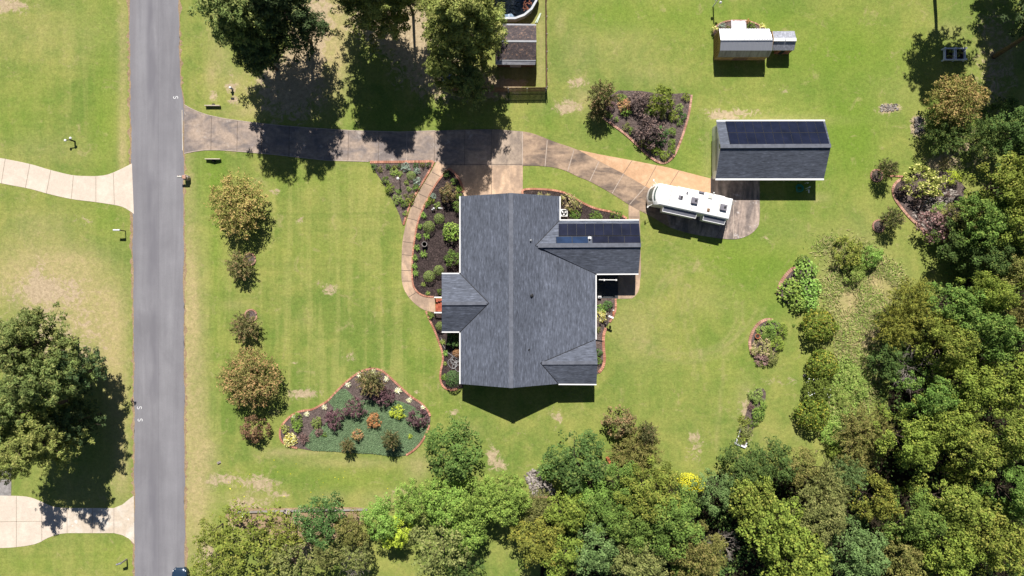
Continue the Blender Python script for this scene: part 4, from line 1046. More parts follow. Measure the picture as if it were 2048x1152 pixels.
mb = MB(); mb.lathe((0, 0, 0), [(.36, 0), (.36, .75), (.3, .8), (.24, 1.0)], 8); mb.build("pedestal", M['stone'], m1, local=True)
mailbox(251, 462, math.pi, "white mailbox on dark post at the left road edge below the pale drive", (.1, 'dark'), 'white', h=1.25, arm=.3, boxlen=.8)
mailbox(254, 1118, math.radians(195), "grey mailbox at the left road edge near the bottom corner", (.15, 'wood_grey'), 'alu', h=1.3, arm=.3, boxlen=.6)
t = thing("lamp_post", "double headed white yard lamp standing in the lawn above the pale drive", "lamp post", Gd(150, 283))
mb = MB(); mb.tube([(0, 0, 0), (0, 0, .95)], .1, 8); mb.beam((-.5, -.05, .93), (.1, .05, .93), .08, .08); mb.build("pole", M['dark'], t, local=True)
for x, y in ((-.55, -.08), (.1, .2)):
    mb = MB(); mb.lathe((x, y, .9), [(.1, 0), (.15, .06), (.15, .18), (.08, .24)], 10); mb.build("lamp_head", M['white'], t, local=True)
def hydrant(px, py, label):
    t = thing("hydrant_marker", label, "utility post", Gd(px, py))
    mb = MB(); mb.lathe((0, 0, 0), [(.14, 0), (.11, .1), (.11, .55), (.17, .58), (.17, .64), (.1, .74), (.03, .8)], 12); mb.build("post", M['alu'], t, local=True)
    mb = MB(); mb.lathe((0, 0, .74), [(.14, 0), (.14, .05), (.07, .1)], 10); mb.build("cap", M['white'], t, local=True)
    mb = MB(); mb.beam((-.26, 0, .45), (.2, 0, .45), .1, .1); mb.build("outlet", M['alu'], t, local=True)
hydrant(465, 178.5, "white capped utility post on a bare patch left of the tall pines")
t = thing("drain_cover", "small dark drain cover in the bare patch below the white capped post", "drain cover", Gd(465.5, 197)); mb = MB(); mb.box((0, 0, .05), (.4, .2, .1)); mb.build("cover", M['dark'], t, local=True)
# AC unit
t = thing("air_conditioner", "square white air conditioner with black fan grille beside the house", "air conditioner", P(1127, 427, 0))
mb = MB(); mb.box((0, 0, .4), (.9, .9, .8)); mb.build("casing", M['white'], t, local=True, bevel=.03)
mb = MB(); mb.lathe((0, 0, .8), [(.38, .005), (.38, .02)], 20); f_ = mb.build("fan_grille", M['dark'], t, local=True)
mb = MB()
for k in range(3):
    a = k * 2.094 + .4
    mb.add([(.05 * math.cos(a), .05 * math.sin(a), .83), (.3 * math.cos(a - .35), .3 * math.sin(a - .35), .83), (.34 * math.cos(a + .1), .34 * math.sin(a + .1), .84), (.2 * math.cos(a + .6), .2 * math.sin(a + .6), .84)], [(0, 1, 2, 3)])
mb.build("fan_blade", M['white'], f_, local=True)
# small lights and ornaments
def light_post(px, py, h, label, head=.13, cat="garden light", nm="garden_light", post='dark', headm='white', r=.035):
    t = thing(nm, label, cat, Gd(px, py))
    mb = MB(); mb.tube([(0, 0, 0), (0, 0, h)], r, 8); mb.build("post", M[post], t, local=True)
    mb = MB(); mb.lathe((0, 0, h - .05), [(head * .6, 0), (head, .05), (head, .16), (head * .3, .26)], 10); mb.build("lamp_head", M[headm], t, local=True)
    return t
light_post(800, 361, 1.5, "white topped lantern post in the triangular bed by the drive", .17, r=.05)
light_post(868.5, 418, .45, "round white path light in the dark mulch, left of two", .13)
light_post(865, 420, .3, "tiny white path light in the dark mulch next to a larger one", .09)
t = thing("shepherd_hook", "white topped hooked pole in the dark mulch above a clipped round shrub", "garden hook", Gd(889, 419))
mb = MB(); mb.tube([(0, 0, 0), (0, 0, 1.3), (-.1, .02, 1.42), (-.35, .03, 1.42)], .03, 6); mb.build("pole", M['dark'], t, local=True)
mb = MB(); mb.beam((-.62, .05, 1.4), (-.1, 0, 1.4), .12, .06); mb.build("arm", M['white'], t, local=True)
light_post(879, 340, .5, "white driveway marker beside the dark edging at the garage pad", .1) if False else None
def pot(px, py, r, h, label, mt='terracotta', fill='mulch_dark'):
    t = thing("plant_pot", label, "plant pot", Gd(px, py))
    mb = MB(); mb.lathe((0, 0, 0), [(r * .7, 0), (r * .95, h * .85), (r * 1.08, h * .87), (r * 1.08, h), (r * .88, h), (r * .85, h * .85)], 16); mb.build("pot", M[mt], t, local=True)
    mb = MB(); mb.lathe((0, 0, h * .8), [(r * .84, 0), (r * .8, .03)], 14); mb.build("soil", M[fill], t, local=True)
    return t
pot(850, 489, .32, .6, "round grey plant pot standing in the dark mulch", 'conc_grey')
pot(1513, 672, .3, .45, "round terracotta pot in the half moon bed")
pot(1912.5, 399, .45, .5, "dark round tub at the edge of the rocky bed", 'dark')
# bird feeder
t = thing("bird_feeder", "white bird feeder on a dark pole by the bed right of the house", "bird feeder", Gd(1214, 632))
mb = MB(); mb.tube([(0, 0, 0), (0, 0, 2.0)], .03, 6); mb.beam((-.3, .1, 1.9), (.4, -.2, 1.9), .04, .04); mb.build("pole", M['dark'], t, local=True)
mb = MB(); mb.beam((-.1, .1, 2.05), (.5, -.16, 2.05), .22, .16); mb.build("tray", M['white'], t, local=True)
for x, y in ((.32, -.1), (-.28, .1)):
    mb = MB(); mb.lathe((x, y, 1.35), [(.06, 0), (.13, .05), (.13, .3), (.04, .42)], 10); mb.build("feeder_cage", M['dark'], t, local=True)
for px, py, lb in ((1212.5,628,"small white ornament just above the bird feeder"),(1211,647.5,"small white ornament just below the bird feeder"),(1226.5,621,"small white ornament by the red stake below the patio")):
    mb = MB(); c = Gd(px, py); mb.lathe((c.x, c.y, 0), [(.08, 0), (.11, .1), (.05, .22)], 8); tag(mb.build("garden_ornament", M['white']), lb, "ornament", "small white ornaments")
mb = MB(); mb.beam(Gd(1226.5,622,.1), Gd(1225.5,629,.15), .1, .1); tag(mb.build("garden_stake", M['terracotta']), "short red stake lying by the brick edging below the patio", "stake")
mb = MB(); mb.tube([P(1190.5,678,.5), P(1192,679.5,.15), P(1207,682.5,.1)], .06, 8); tag(mb.build("drain_hose", M['dark']), "thin dark downspout hose crossing the brick edging right of the house", "hose")
# patio: pole-lit pergola bar, mat and box
mb = MB(); a, b = Gd(1191, 549.5, .042), Gd(1235.5, 596.5, .042); mb.prism([(a.x, a.y), (b.x, a.y), (b.x, b.y), (a.x, b.y)], .038, .06); tag(mb.build("patio_mat", plain("dark_deck_mat", (0.05, 0.055, 0.06), .8, var=.3)), "dark mat covering the left part of the shaded patio", "mat")
t = thing("awning_bar", "white horizontal bar reaching out over the shaded patio", "awning arm", P(1193, 560, 0))
mb = MB(); mb.tube([(0, 0, 2.35), (2.1, -.03, 2.35)], .055, 8); mb.build("bar", M['white'], t, local=True)
mb = MB(); mb.box((2.1, -.03, 2.35), (.18, .18, .2)); mb.build("end_cap", M['white'], t, local=True); mb = MB(); mb.box((.65, -.03, 2.3), (.16, .2, .25)); mb.build("bracket", M['white'], t, local=True)
t = thing("storage_box", "small white box at the lower left corner of the patio", "box", P(1198.5, 594, 0))
mb = MB(); mb.box((0, 0, .25), (.42, .28, .4)); mb.build("box", M['white'], t, local=True, bevel=.02); mb = MB(); mb.box((0, 0, .47), (.3, .1, .04)); mb.build("lid_slot", M['ac_grey'], t, local=True)
# hoses
mb = MB(); c = Gd(1597, 377); rh = random.Random(3)
pts = [(c.x + (.36 + .12 * math.sin(k * .37)) * math.cos(k * .35) * 1.15 + .1 * math.sin(k * .05), c.y + (.36 + .12 * math.cos(k * .23)) * math.sin(k * .35) + .1 * math.sin(k * .07), .06 + .002 * k) for k in range(90)]
mb.tube(pts, .035, 6); tag(mb.build("garden_hose", plain("green_hose", (0.04, 0.3, 0.24), .5)), "coiled green hose on the grass in the garage's shade", "hose")
mb = MB(); c = Gd(911, 726)
pts = []
for k in range(150):
    a = k * .21; r = .45 + .25 * math.sin(k * .13) + .1 * math.sin(k * .51)
    pts.append((c.x + r * math.cos(a) + .3 * math.sin(k * .04), c.y + r * math.sin(a) * 1.1 + .4 * math.cos(k * .045), .09 + .0008 * k))
pts = [(Gd(882, 674).x, Gd(882, 674).y, .09), (Gd(886, 690).x, Gd(886, 690).y, .09), (Gd(895, 705).x, Gd(895, 705).y, .09)] + pts
mb.tube(pts, .022, 5); tag(mb.build("garden_hose", plain("silver_hose", (0.42, 0.42, 0.43), .5)), "tangled silvery hose on the mulch left of the house", "hose")
for (a, b, lb) in (((1609.5,367),(1609.6,368),"small white ball behind the garage, topmost of three bits"),((1611,377.5),(1614,374.5),"short slanted white pipe behind the garage, middle of three bits"),((1611.8,381),(1611,387),"short upright white pipe behind the garage, lowest of three bits")):
    mb = MB(); mb.beam(Gd(*a, .85), Gd(*b, .85) + Vector((0.05, -.05, 0)), .13, .13); mb.beam(Gd(*a, .0), Gd(*a, .8), .05, .05)
    tag(mb.build("pipe_piece", M['white']), lb, "pipe", "white pipe pieces behind the garage")
# planter boxes
t = thing("raised_planter", "white two bay raised planter with pale cabbage-like plants", "planter", Gd(1907, 109))
M['box_white'] = plain("white_vinyl_rail", (0.75, 0.76, 0.8), .5, var=.05)
a0 = P(1889.5, 96.5, .55); b0 = P(1931.5, 119, .55)
for (x0, x1) in ((a0.x, (a0.x + b0.x) / 2 - .03), ((a0.x + b0.x) / 2 + .03, b0.x)):
    fr = MB(); y0, y1 = a0.y, b0.y
    for p_, q2 in (((x0, y0), (x1, y0)), ((x0, y1), (x1, y1)), ((x0 + .07, y0 - .07), (x0 + .07, y1 + .07)), ((x1 - .07, y0 - .07), (x1 - .07, y1 + .07))):
        fr.beam((p_[0], p_[1], .4), (q2[0], q2[1], .4), .14, .34)
    fr.build("frame", M['box_white'], t)
    so = MB(); so.prism([(x0 + .15, y0 - .15), (x1 - .15, y0 - .15), (x1 - .15, y1 + .15), (x0 + .15, y1 + .15)], .1, .3); so.build("soil", M['mulch_dark'], t)
for x in (a0.x, (a0.x + b0.x) / 2, b0.x):
    for y in (a0.y, b0.y):
        mb = MB(); mb.box((x, y, .32), (.17, .17, .64)); mb.box((x, y, .66), (.22, .22, .05)); mb.build("corner_post", M['box_white'], t)
# bird pole at the top
t = thing("bird_house_pole", "white pole with hanging gourds near the top edge behind the barn", "bird pole", Gd(1426, 13))
mb = MB(); mb.tube([(0, 0, 0), (0, 0, 2.5)], .075, 8); mb.build("pole", M['white'], t, local=True)
mb = MB(); mb.tube([(0, 0, 2.45), (.15, -.25, 2.7), (.3, -.35, 2.4)], .03, 6); mb.build("hook", M['dark'], t, local=True)
for x, y, z in ((.3, -.38, 1.9), (-.22, .1, 1.7)):
    mb = MB(); mb.lathe((x, y, z), [(.06, 0), (.16, .1), (.15, .3), (.05, .42)], 10); mb.build("gourd", M['white'], t, local=True)
# two pool poles
for k, lb in enumerate(("pale pole lying on the grass beside the pool, left of a pair", "pale pole lying on the grass beside the pool, right of a pair")):
    mb = MB(); mb.tube([Gd(1071 + k * 3, 46, .06), Gd(1080.5 + k * 1.5, 27, .06)], .07, 8); tag(mb.build("pool_pole", plain("pale_green_foam", (0.62, 0.72, 0.6), .7)), lb, "pole", "pale poles beside the pool")
# white timber corner of the strip bed
mb = MB(); mb.beam(Gd(1469.5,886,.12), Gd(1490,894,.12), .2, .24); mb.beam(Gd(1490.4,893,.12), Gd(1492.6,885,.12), .18, .22); mb.beam(Gd(1469.6,885,.12), Gd(1474,877,.12), .16, .2); mb.beam(Gd(1475,875,.1), Gd(1480,858,.1), .1, .16)
tag(mb.build("timber_edging", M['box_white']), "white timber edging at the lower end of the narrow strip bed", "garden edging")
mb = MB(); c = Gd(1608, 751); mb.box((c.x, c.y, .1), (.3, .25, .2), .5); mb.build("garden_stone", M['stone']); tag(bpy.data.objects["garden_stone"], "small dark stone in the grass left of the white flowered shrub", "stone")
mb = MB(); c = Gd(438, 925); mb.box((c.x, c.y, .12), (.5, .3, .2), .4, 0, .6); tag(mb.build("field_stone", M['stone']), "pale stone lying in the dry grass near the road, lower left", "stone")
mb = MB(); c = Gd(486, 1030); mb.box((c.x, c.y, .2), (.4, .3, .3), .7); tag(mb.build("white_box", M['white']), "small white box at the left tip of the red clay strip", "box")
mb = MB(); a = Gd(1211,920); mb.beam(P(1214,914,.3), P(1224,931,.3), .35, .3); tag(mb.build("clay_trough", M['terracotta']), "orange clay trough between the round dark tree and the feathery one", "trough")
mb = MB(); c = Gd(896, 160); mb.box((c.x, c.y, .7), (1.5, 1.1, 1.4), 0, 0, .95); tag(mb.build("playhouse", plain("faded_blue_box", (0.08, 0.12, 0.2), .8)), "small blue box half hidden under the sunlit pine", "box")

# rocks: nobody could count them
def rocks(name, poly, n, r0, r1, seed, mt='stone'):
    rg = random.Random(seed); mb = MB(); poly = G2(poly)
    xs_ = [p[0] for p in poly]; ys_ = [p[1] for p in poly]
    def inside(x, y):
        c = False; j = len(poly) - 1
        for i in range(len(poly)):
            if (poly[i][1] > y) != (poly[j][1] > y) and x < (poly[j][0] - poly[i][0]) * (y - poly[i][1]) / (poly[j][1] - poly[i][1]) + poly[i][0]: c = not c
            j = i
        return c
    k = 0
    while k < n:
        x, y = rg.uniform(min(xs_), max(xs_)), rg.uniform(min(ys_), max(ys_))
        if not inside(x, y): continue
        r = rg.uniform(r0, r1); k += 1; a0_ = rg.uniform(0, 6)
        ringp = lambda rr, z: [(x + rr * (1 + .25 * math.sin(i * 2.3 + a0_)) * math.cos(i * 1.047 + a0_), y + rr * .8 * math.sin(i * 1.047 + a0_), z) for i in range(6)]
        mb.layers([ringp(r, 0), ringp(r * 1.05, r * .5), ringp(r * .55, r * rg.uniform(.8, 1.1))])
    o = mb.build(name, M[mt]); o['kind'] = 'stuff'; return o
t = NT("river_rock"); gg = t.n("ShaderNodeNewGeometry")
M['river_rock'] = t.pbr(t.ramp(gg.outputs['Random Per Island'], [(0, (0.1, 0.09, 0.085)), (.3, (0.2, 0.17, 0.15)), (.75, (0.33, 0.29, 0.26)), (1, (0.52, 0.47, 0.43))]), .85, 0, None, .3)
rocks("river_rocks", [(1048,952),(1062,938),(1078,938),(1092,960),(1110,975),(1112,992),(1062,992),(1058,970)], 420, .07, .2, 1, 'river_rock')
rocks("pond_rocks", [(1822,428),(1842,405),(1862,395),(1880,398),(1885,382),(1905,376),(1918,384),(1910,402),(1890,410),(1878,432),(1868,458),(1850,460)], 520, .06, .17, 2, 'river_rock')
rocks("brush_pile", [(1760,209),(1795,208),(1797,222),(1760,223)], 160, .05, .12, 3, 'river_rock')
rocks("rubble_pile", [(1828,236),(1842,232),(1847,262),(1830,268)], 200, .05, .15, 4, 'river_rock')
# ================================================================ vegetation
def quads_mesh(name, C, Nn, A, Ln, Wd, tint):
    "rhombic leaves: centre, normal, long axis, length, width, tint (n,3)"
    Nn = Nn / (np.linalg.norm(Nn, axis=1, keepdims=True) + 1e-9)
    A = A - (A * Nn).sum(1, keepdims=True) * Nn
    A = A / (np.linalg.norm(A, axis=1, keepdims=True) + 1e-9)
    B = np.cross(Nn, A)
    Ln = np.asarray(Ln).reshape(-1, 1) * .5; Wd = np.asarray(Wd).reshape(-1, 1) * .5
    V = np.stack([C - A * Ln, C + B * Wd - A * Ln * .1, C + A * Ln, C - B * Wd - A * Ln * .1], 1).reshape(-1, 3)
    n = len(C)
    me = bpy.data.meshes.new(name)
    me.vertices.add(4 * n); me.vertices.foreach_set('co', V.astype('f4').ravel())
    me.loops.add(4 * n); me.polygons.add(n)
    me.loops.foreach_set('vertex_index', np.arange(4 * n, dtype='i4'))
    me.polygons.foreach_set('loop_start', np.arange(0, 4 * n, 4, dtype='i4'))
    at = me.attributes.new('tint', 'FLOAT_COLOR', 'FACE')
    at.data.foreach_set('color', np.concatenate([tint, np.ones((n, 1))], 1).astype('f4').ravel())
    me.materials.append(None)
    me.update(calc_edges=True)
    return me
def rdir(rg, n):
    v = rg.normal(size=(n, 3)); return v / np.linalg.norm(v, axis=1, keepdims=True)

def clump_leaves(rg, centres, radii, per, L, W, up=.4, flat=.85, elong_out=0.0, jit=.42, outc=None):
    "leaves on the outside of many small clumps"
    Cs, Ns, As, Ls, Ws, Ts = [], [], [], [], [], []
    for i, (c, r) in enumerate(zip(centres, radii)):
        k = max(4, int(per * (r / np.mean(radii)) ** 2))
        d = rdir(rg, k); d[:, 2] = np.where(d[:, 2] < -.25, -d[:, 2], d[:, 2])
        rr = r * rg.uniform(.72, 1.08, (k, 1))
        p = c + d * rr * np.array([1, 1, flat])
        nn = d * .8 + np.array([0, 0, up]) + rg.normal(size=(k, 3)) * jit
        a = rdir(rg, k)
        if elong_out: a = a * (1 - elong_out) + d * elong_out
        Cs.append(p); Ns.append(nn); As.append(a)
        s_ = rg.uniform(.7, 1.3, k); Ls.append(L * s_); Ws.append(W * s_ * rg.uniform(.8, 1.1, k))
        t = np.empty((k, 3)); t[:, 0] = rg.random(); t[:, 1] = rg.random(k); t[:, 2] = np.clip(rg.random(k) * .6 + rg.random() * .4, 0, 1) if outc is None else outc
        Ts.append(t)
    return [np.concatenate(x) for x in (Cs, Ns, As, Ls, Ws, Ts)]

def crown_broad(R_, H_, z0, seed, leaf=.27, cl=.5, dens=1.0, lobes=None, gap=.0):
    rg = np.random.default_rng(seed)
    nl = lobes or int(max(5, min(16, R_ * 3.2)))
    cen, rad = [], []
    for i in range(nl):
        a = i * 2.39996 + rg.uniform(-.35, .35); q = math.sqrt((i + .6) / nl)
        rl = R_ * rg.uniform(.25, .4) * (1.12 - .25 * q)
        rc = (R_ - rl * .8) * q
        zc = z0 + H_ * (.34 + .4 * math.sqrt(max(0, 1 - q * q)) + rg.uniform(-.16, .13))
        lc = np.array([rc * math.cos(a), rc * math.sin(a), zc])
        m = max(5, int(dens * 2.6 * (rl / cl) ** 2))
        d = rdir(rg, m); d[:, 2] = np.where(d[:, 2] < -.15, -d[:, 2] * .7, d[:, 2])
        pts = lc + d * rl * rg.uniform(.78, 1.05, (m, 1)) * np.array([1, 1, min(1.25, H_ / (2 * R_) + .35)])
        keep = rg.random(m) > gap
        for p in pts[keep]: cen.append(p); rad.append(cl * rg.uniform(.65, 1.25))
    # a skirt low on the outside so that the sides are leafy too
    m = int(dens * R_ * 9 / cl * .5)
    for i in range(m):
        a = rg.uniform(0, 6.283); q = R_ * rg.uniform(.6, .92)
        cen.append(np.array([q * math.cos(a), q * math.sin(a), z0 + H_ * rg.uniform(.05, .45)])); rad.append(cl * rg.uniform(.7, 1.1))
    per = 26 * (cl / .5) ** 2 * (.27 / leaf) ** 1.7
    return clump_leaves(rg, cen, rad, per, leaf, leaf * .72)

def crown_ball(R_, H_, seed, leaf=.1):
    rg = np.random.default_rng(seed); k = int(9.5 * R_ * H_ / (leaf * leaf))
    d = rdir(rg, k); d[:, 2] = np.abs(d[:, 2]) * np.where(rg.random(k) < .85, 1, -.8)
    p = d * rg.uniform(.9, 1.02, (k, 1)) * np.array([R_, R_, H_ * .55]) + np.array([0, 0, H_ * .48])
    t = np.stack([rg.random(k) * .5 + .25, rg.random(k), rg.random(k)], 1)
    return p, d + rg.normal(size=(k, 3)) * .45, rdir(rg, k), leaf * rg.uniform(.8, 1.3, k), leaf * .7 * rg.uniform(.8, 1.2, k), t

def crown_wisp(R_, H_, seed, shoots=46, leaf=.2, spread=1.0, z0=.5, per=46, tip_alt=True, width=.36):
    "upright fountain of shoots, leaves ranked along each, seed heads at the tips"
    rg = np.random.default_rng(seed); Cs, Ns, As, Ls, Ws, Ts = [], [], [], [], [], []
    for i in range(shoots):
        a = i * 2.39996 + rg.uniform(-.3, .3); q = math.sqrt((i + .5) / shoots)
        end = np.array([R_ * q * math.cos(a) * spread, R_ * q * math.sin(a) * spread, z0 + (H_ - z0) * (1 - .55 * q ** 2) * rg.uniform(.8, 1.05)])
        st = np.array([end[0] * .12, end[1] * .12, z0])
        k = per; t = rg.uniform(.25, 1, k) ** .8
        mid = (st + end) / 2 + np.array([0, 0, .18 * H_])
        p = ((1 - t) ** 2)[:, None] * st + (2 * t * (1 - t))[:, None] * mid + (t ** 2)[:, None] * end
        tan = (2 * (1 - t))[:, None] * (mid - st) + (2 * t)[:, None] * (end - mid)
        p = p + rg.normal(size=(k, 3)) * (.05 + .11 * (1.1 - t))[:, None] * R_ * .55
        Cs.append(p); Ns.append(rg.normal(size=(k, 3)) * .7 + np.array([0, 0, .7])); As.append(tan / np.linalg.norm(tan, axis=1, keepdims=True) + rg.normal(size=(k, 3)) * .45)
        s_ = rg.uniform(.7, 1.35, k); Ls.append(leaf * 1.25 * s_); Ws.append(leaf * width * s_)
        tt = np.empty((k, 3)); tt[:, 0] = rg.random(); tt[:, 1] = rg.random(k); tt[:, 2] = np.clip((t - .55) * 1.6 * rg.uniform(.2, 1.3) + rg.normal(size=k) * .18, 0, 1) if tip_alt else rg.random(k)
        Ts.append(tt)
    return [np.concatenate(x) for x in (Cs, Ns, As, Ls, Ws, Ts)]

def crown_pine(R_, H_, z0, seed, n_br=46, puffs=7, needle=.42):
    rg = np.random.default_rng(seed); cen, rad, out = [], [], []; br = []
    for i in range(n_br):
        u = (i + rg.random()) / n_br
        z = z0 + (H_ - z0) * (.05 + .92 * u); a = i * 2.39996 + rg.uniform(-.5, .5)
        L_ = R_ * (1.0 - .62 * u ** 1.6) * rg.uniform(.6, 1.08) * (.75 + .25 * min(1, u * 5))
        tip = np.array([L_ * math.cos(a), L_ * math.sin(a), z + L_ * rg.uniform(.02, .3)])
        br.append((z, tip))
        for k in range(puffs):
            t = rg.uniform(.35, 1.02) if L_ > 1.5 else rg.uniform(.1, 1)
            side = rg.normal(size=3) * L_ * .13; side[2] *= .4
            cen.append(np.array([0, 0, z]) * (1 - t) + tip * t + side); rad.append(rg.uniform(.32, .6))
    C_, N_, A_, L_, W_, T_ = clump_leaves(rg, cen, rad, 34, needle, needle * .32, .35, .7, .6, .5)
    return (C_, N_, A_, L_, W_, T_), br

def crown_tuft(R_, H_, seed, blades=42, width=.09, flower=False):
    rg = np.random.default_rng(seed); Cs, Ns, As, Ls, Ws, Ts = [], [], [], [], [], []
    for i in range(blades):
        a = rg.uniform(0, 6.283); l = R_ * rg.uniform(.55, 1.05); h = H_ * rg.uniform(.5, 1)
        prev = np.zeros(3)
        for s_ in (.35, .7, 1.0):
            nx_ = np.array([math.cos(a) * l * s_, math.sin(a) * l * s_, h * math.sin(s_ * 2.3)])
            d = nx_ - prev; Cs.append((nx_ + prev) / 2); As.append(d); Ns.append(np.array([-math.cos(a) * d[2], -math.sin(a) * d[2], .5 + abs(d[0]) + abs(d[1])]) + rg.normal(size=3) * .15)
            Ls.append(np.linalg.norm(d) * 1.45); Ws.append(width * (1.15 - .35 * s_)); Ts.append([rg.random() * .5 + .25, rg.random(), rg.random()]); prev = nx_
    return np.array(Cs), np.array(Ns), np.array(As), np.array(Ls), np.array(Ws), np.array(Ts)

def crown_bigleaf(R_, H_, seed, leaf=.42):
    rg = np.random.default_rng(seed); k = int(13 * R_ * R_ / (leaf * leaf))
    d = rdir(rg, k); d[:, 2] = np.abs(d[:, 2]); lay = rg.uniform(.62, 1.05, (k, 1))
    p = d * lay * np.array([R_, R_, H_ * .7]) + np.array([0, 0, H_ * .28])
    p += rg.normal(size=(k, 3)) * .05
    t = np.stack([rg.random(k), rg.random(k), rg.random(k)], 1)
    return p, d * .5 + np.array([0, 0, .8]) + rg.normal(size=(k, 3)) * .33, rdir(rg, k), leaf * rg.uniform(.7, 1.2, k), leaf * .82 * rg.uniform(.7, 1.15, k), t

def crown_bare(R_, H_, seed):
    rg = random.Random(seed); mb = MB()
    def grow(p, d, L_, r, dep):
        q = p + d * L_; mid = (p + q) / 2 + Vector((rg.uniform(-1, 1), rg.uniform(-1, 1), rg.uniform(-.4, .4))) * L_ * .08
        mb.tube([p, mid, q], [r, r * .8, r * .6], 4, cap=False)
        if dep == 0: return
        for k in range(4):
            nd_ = (d + Vector((rg.uniform(-1, 1), rg.uniform(-1, 1), rg.uniform(-.5, .6))) * .85).normalized()
            grow(p + (q - p) * rg.uniform(.45, 1), nd_, L_ * rg.uniform(.5, .8), r * .6, dep - 1)
    for i in range(7):
        a = i * .9 + rg.uniform(-.3, .3)
        grow(Vector((0, 0, H_ * .45)), Vector((math.cos(a), math.sin(a), .6)).normalized(), R_ * .62, .05, 3)
    return mb

# palettes: base, alternate, share of alternate
PAL = {
 'green': leaf_mat("leaves_mid_green", (0.095, 0.155, 0.032), (0.165, 0.215, 0.048), .25),
 'olive': leaf_mat("leaves_olive", (0.135, 0.168, 0.03), (0.22, 0.225, 0.048), .28),
 'lime': leaf_mat("leaves_lime", (0.136, 0.21, 0.04), (0.2, 0.27, 0.055), .3),
 'yellowgreen': leaf_mat("leaves_yellow_green", (0.138, 0.188, 0.032), (0.215, 0.25, 0.045), .3),
 'gold': leaf_mat("leaves_gold", (0.135, 0.148, 0.028), (0.215, 0.205, 0.038), .3),
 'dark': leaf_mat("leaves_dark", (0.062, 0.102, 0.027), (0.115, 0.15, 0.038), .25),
 'deepgreen': leaf_mat('leaves_deep_green', (0.08, 0.128, 0.03), (0.14, 0.18, 0.045), .25),
 'glossy': leaf_mat("leaves_glossy_dark", (0.062, 0.125, 0.035), (0.16, 0.27, 0.1), .15),
 'blue': leaf_mat("leaves_blue_green", (0.098, 0.155, 0.05), (0.16, 0.225, 0.08), .25),
 'brownolive': leaf_mat("leaves_brown_olive", (0.12, 0.125, 0.034), (0.19, 0.17, 0.055), .35),
 'greyolive': leaf_mat("leaves_grey_olive", (0.13, 0.145, 0.045), (0.2, 0.2, 0.07), .3),
 'goldmyrtle': leaf_mat("myrtle_gold", (0.185, 0.18, 0.05), (0.32, 0.23, 0.09), .45),
 'rustmyrtle': leaf_mat("myrtle_rust", (0.165, 0.16, 0.05), (0.34, 0.225, 0.1), .42),
 'brownmyrtle': leaf_mat("myrtle_brown", (0.12, 0.118, 0.045), (0.225, 0.155, 0.078), .45),
 'darkmyrtle': leaf_mat("myrtle_dark", (0.085, 0.09, 0.035), (0.19, 0.14, 0.07), .35),
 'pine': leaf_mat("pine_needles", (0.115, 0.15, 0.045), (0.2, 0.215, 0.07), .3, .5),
 'pinelit': leaf_mat("pine_needles_sunlit", (0.175, 0.205, 0.055), (0.27, 0.275, 0.085), .35, .45),  # lit copy of the needles, sunlight put into the colour
 'pinedark': leaf_mat("pine_needles_shaded", (0.06, 0.092, 0.036), (0.14, 0.16, 0.06), .2, .5),  # shaded copy of the needles, shade put into the colour
 'purple': leaf_mat("leaves_purple", (0.092, 0.05, 0.056), (0.165, 0.095, 0.1), .3),
 'darkpurple': leaf_mat("leaves_dark_purple", (0.075, 0.055, 0.052), (0.19, 0.13, 0.11), .35),
 'smoke': leaf_mat("leaves_smoke", (0.16, 0.1, 0.09), (0.3, 0.19, 0.17), .4),
 'rust': leaf_mat("leaves_rust", (0.2, 0.12, 0.05), (0.42, 0.19, 0.08), .45),
 'redbrown': leaf_mat("leaves_red_brown", (0.13, 0.085, 0.045), (0.21, 0.125, 0.07), .4),
 'coral': leaf_mat("leaves_coral", (0.19, 0.175, 0.055), (0.42, 0.21, 0.12), .55),
 'yellow': leaf_mat("leaves_yellow", (0.46, 0.44, 0.022), (0.58, 0.54, 0.05), .4, .2),
 'cream': leaf_mat("leaves_cream", (0.2, 0.235, 0.05), (0.6, 0.55, 0.2), .27),
 'yellowvar': leaf_mat("leaves_variegated", (0.36, 0.33, 0.06), (0.78, 0.72, 0.3), .5),
 'variegpink': leaf_mat("leaves_pale_pink", (0.21, 0.215, 0.07), (0.4, 0.31, 0.19), .4),
 'white': leaf_mat("cream_blades", (0.55, 0.55, 0.3), (0.75, 0.73, 0.5), .5, .2),
 'box': leaf_mat("clipped_box", (0.17, 0.23, 0.06), (0.25, 0.3, 0.09), .2, .22),
 'boxdark': leaf_mat("clipped_dark", (0.068, 0.13, 0.04), (0.12, 0.2, 0.065), .25, .35),
 'greyblue': leaf_mat("leaves_grey_blue", (0.17, 0.22, 0.17), (0.28, 0.34, 0.27), .4, .3),
 'bright': leaf_mat("leaves_bright", (0.14, 0.235, 0.045), (0.22, 0.33, 0.08), .3),
 'brightyellow': leaf_mat("leaves_bright_yellow_green", (0.28, 0.34, 0.035), (0.4, 0.46, 0.06), .4),
 'magnolia': leaf_mat("leaves_gold_green", (0.1, 0.138, 0.022), (0.24, 0.22, 0.035), .28),
 'flowering': leaf_mat("leaves_white_flowers", (0.1, 0.135, 0.025), (0.75, 0.74, 0.7), .05),
 'straw': leaf_mat("straw_blades", (0.31, 0.27, 0.13), (0.22, 0.24, 0.085), .4, .35),
 'weeds': leaf_mat("weeds", (0.15, 0.215, 0.045), (0.24, 0.28, 0.08), .35),
 'juniper': leaf_mat("juniper", (0.1, 0.152, 0.076), (0.125, 0.18, 0.09), .35, .18),
 'brownball': leaf_mat("dried_shrub", (0.34, 0.19, 0.09), (0.45, 0.27, 0.14), .4, .3),
}
PROTO = {}
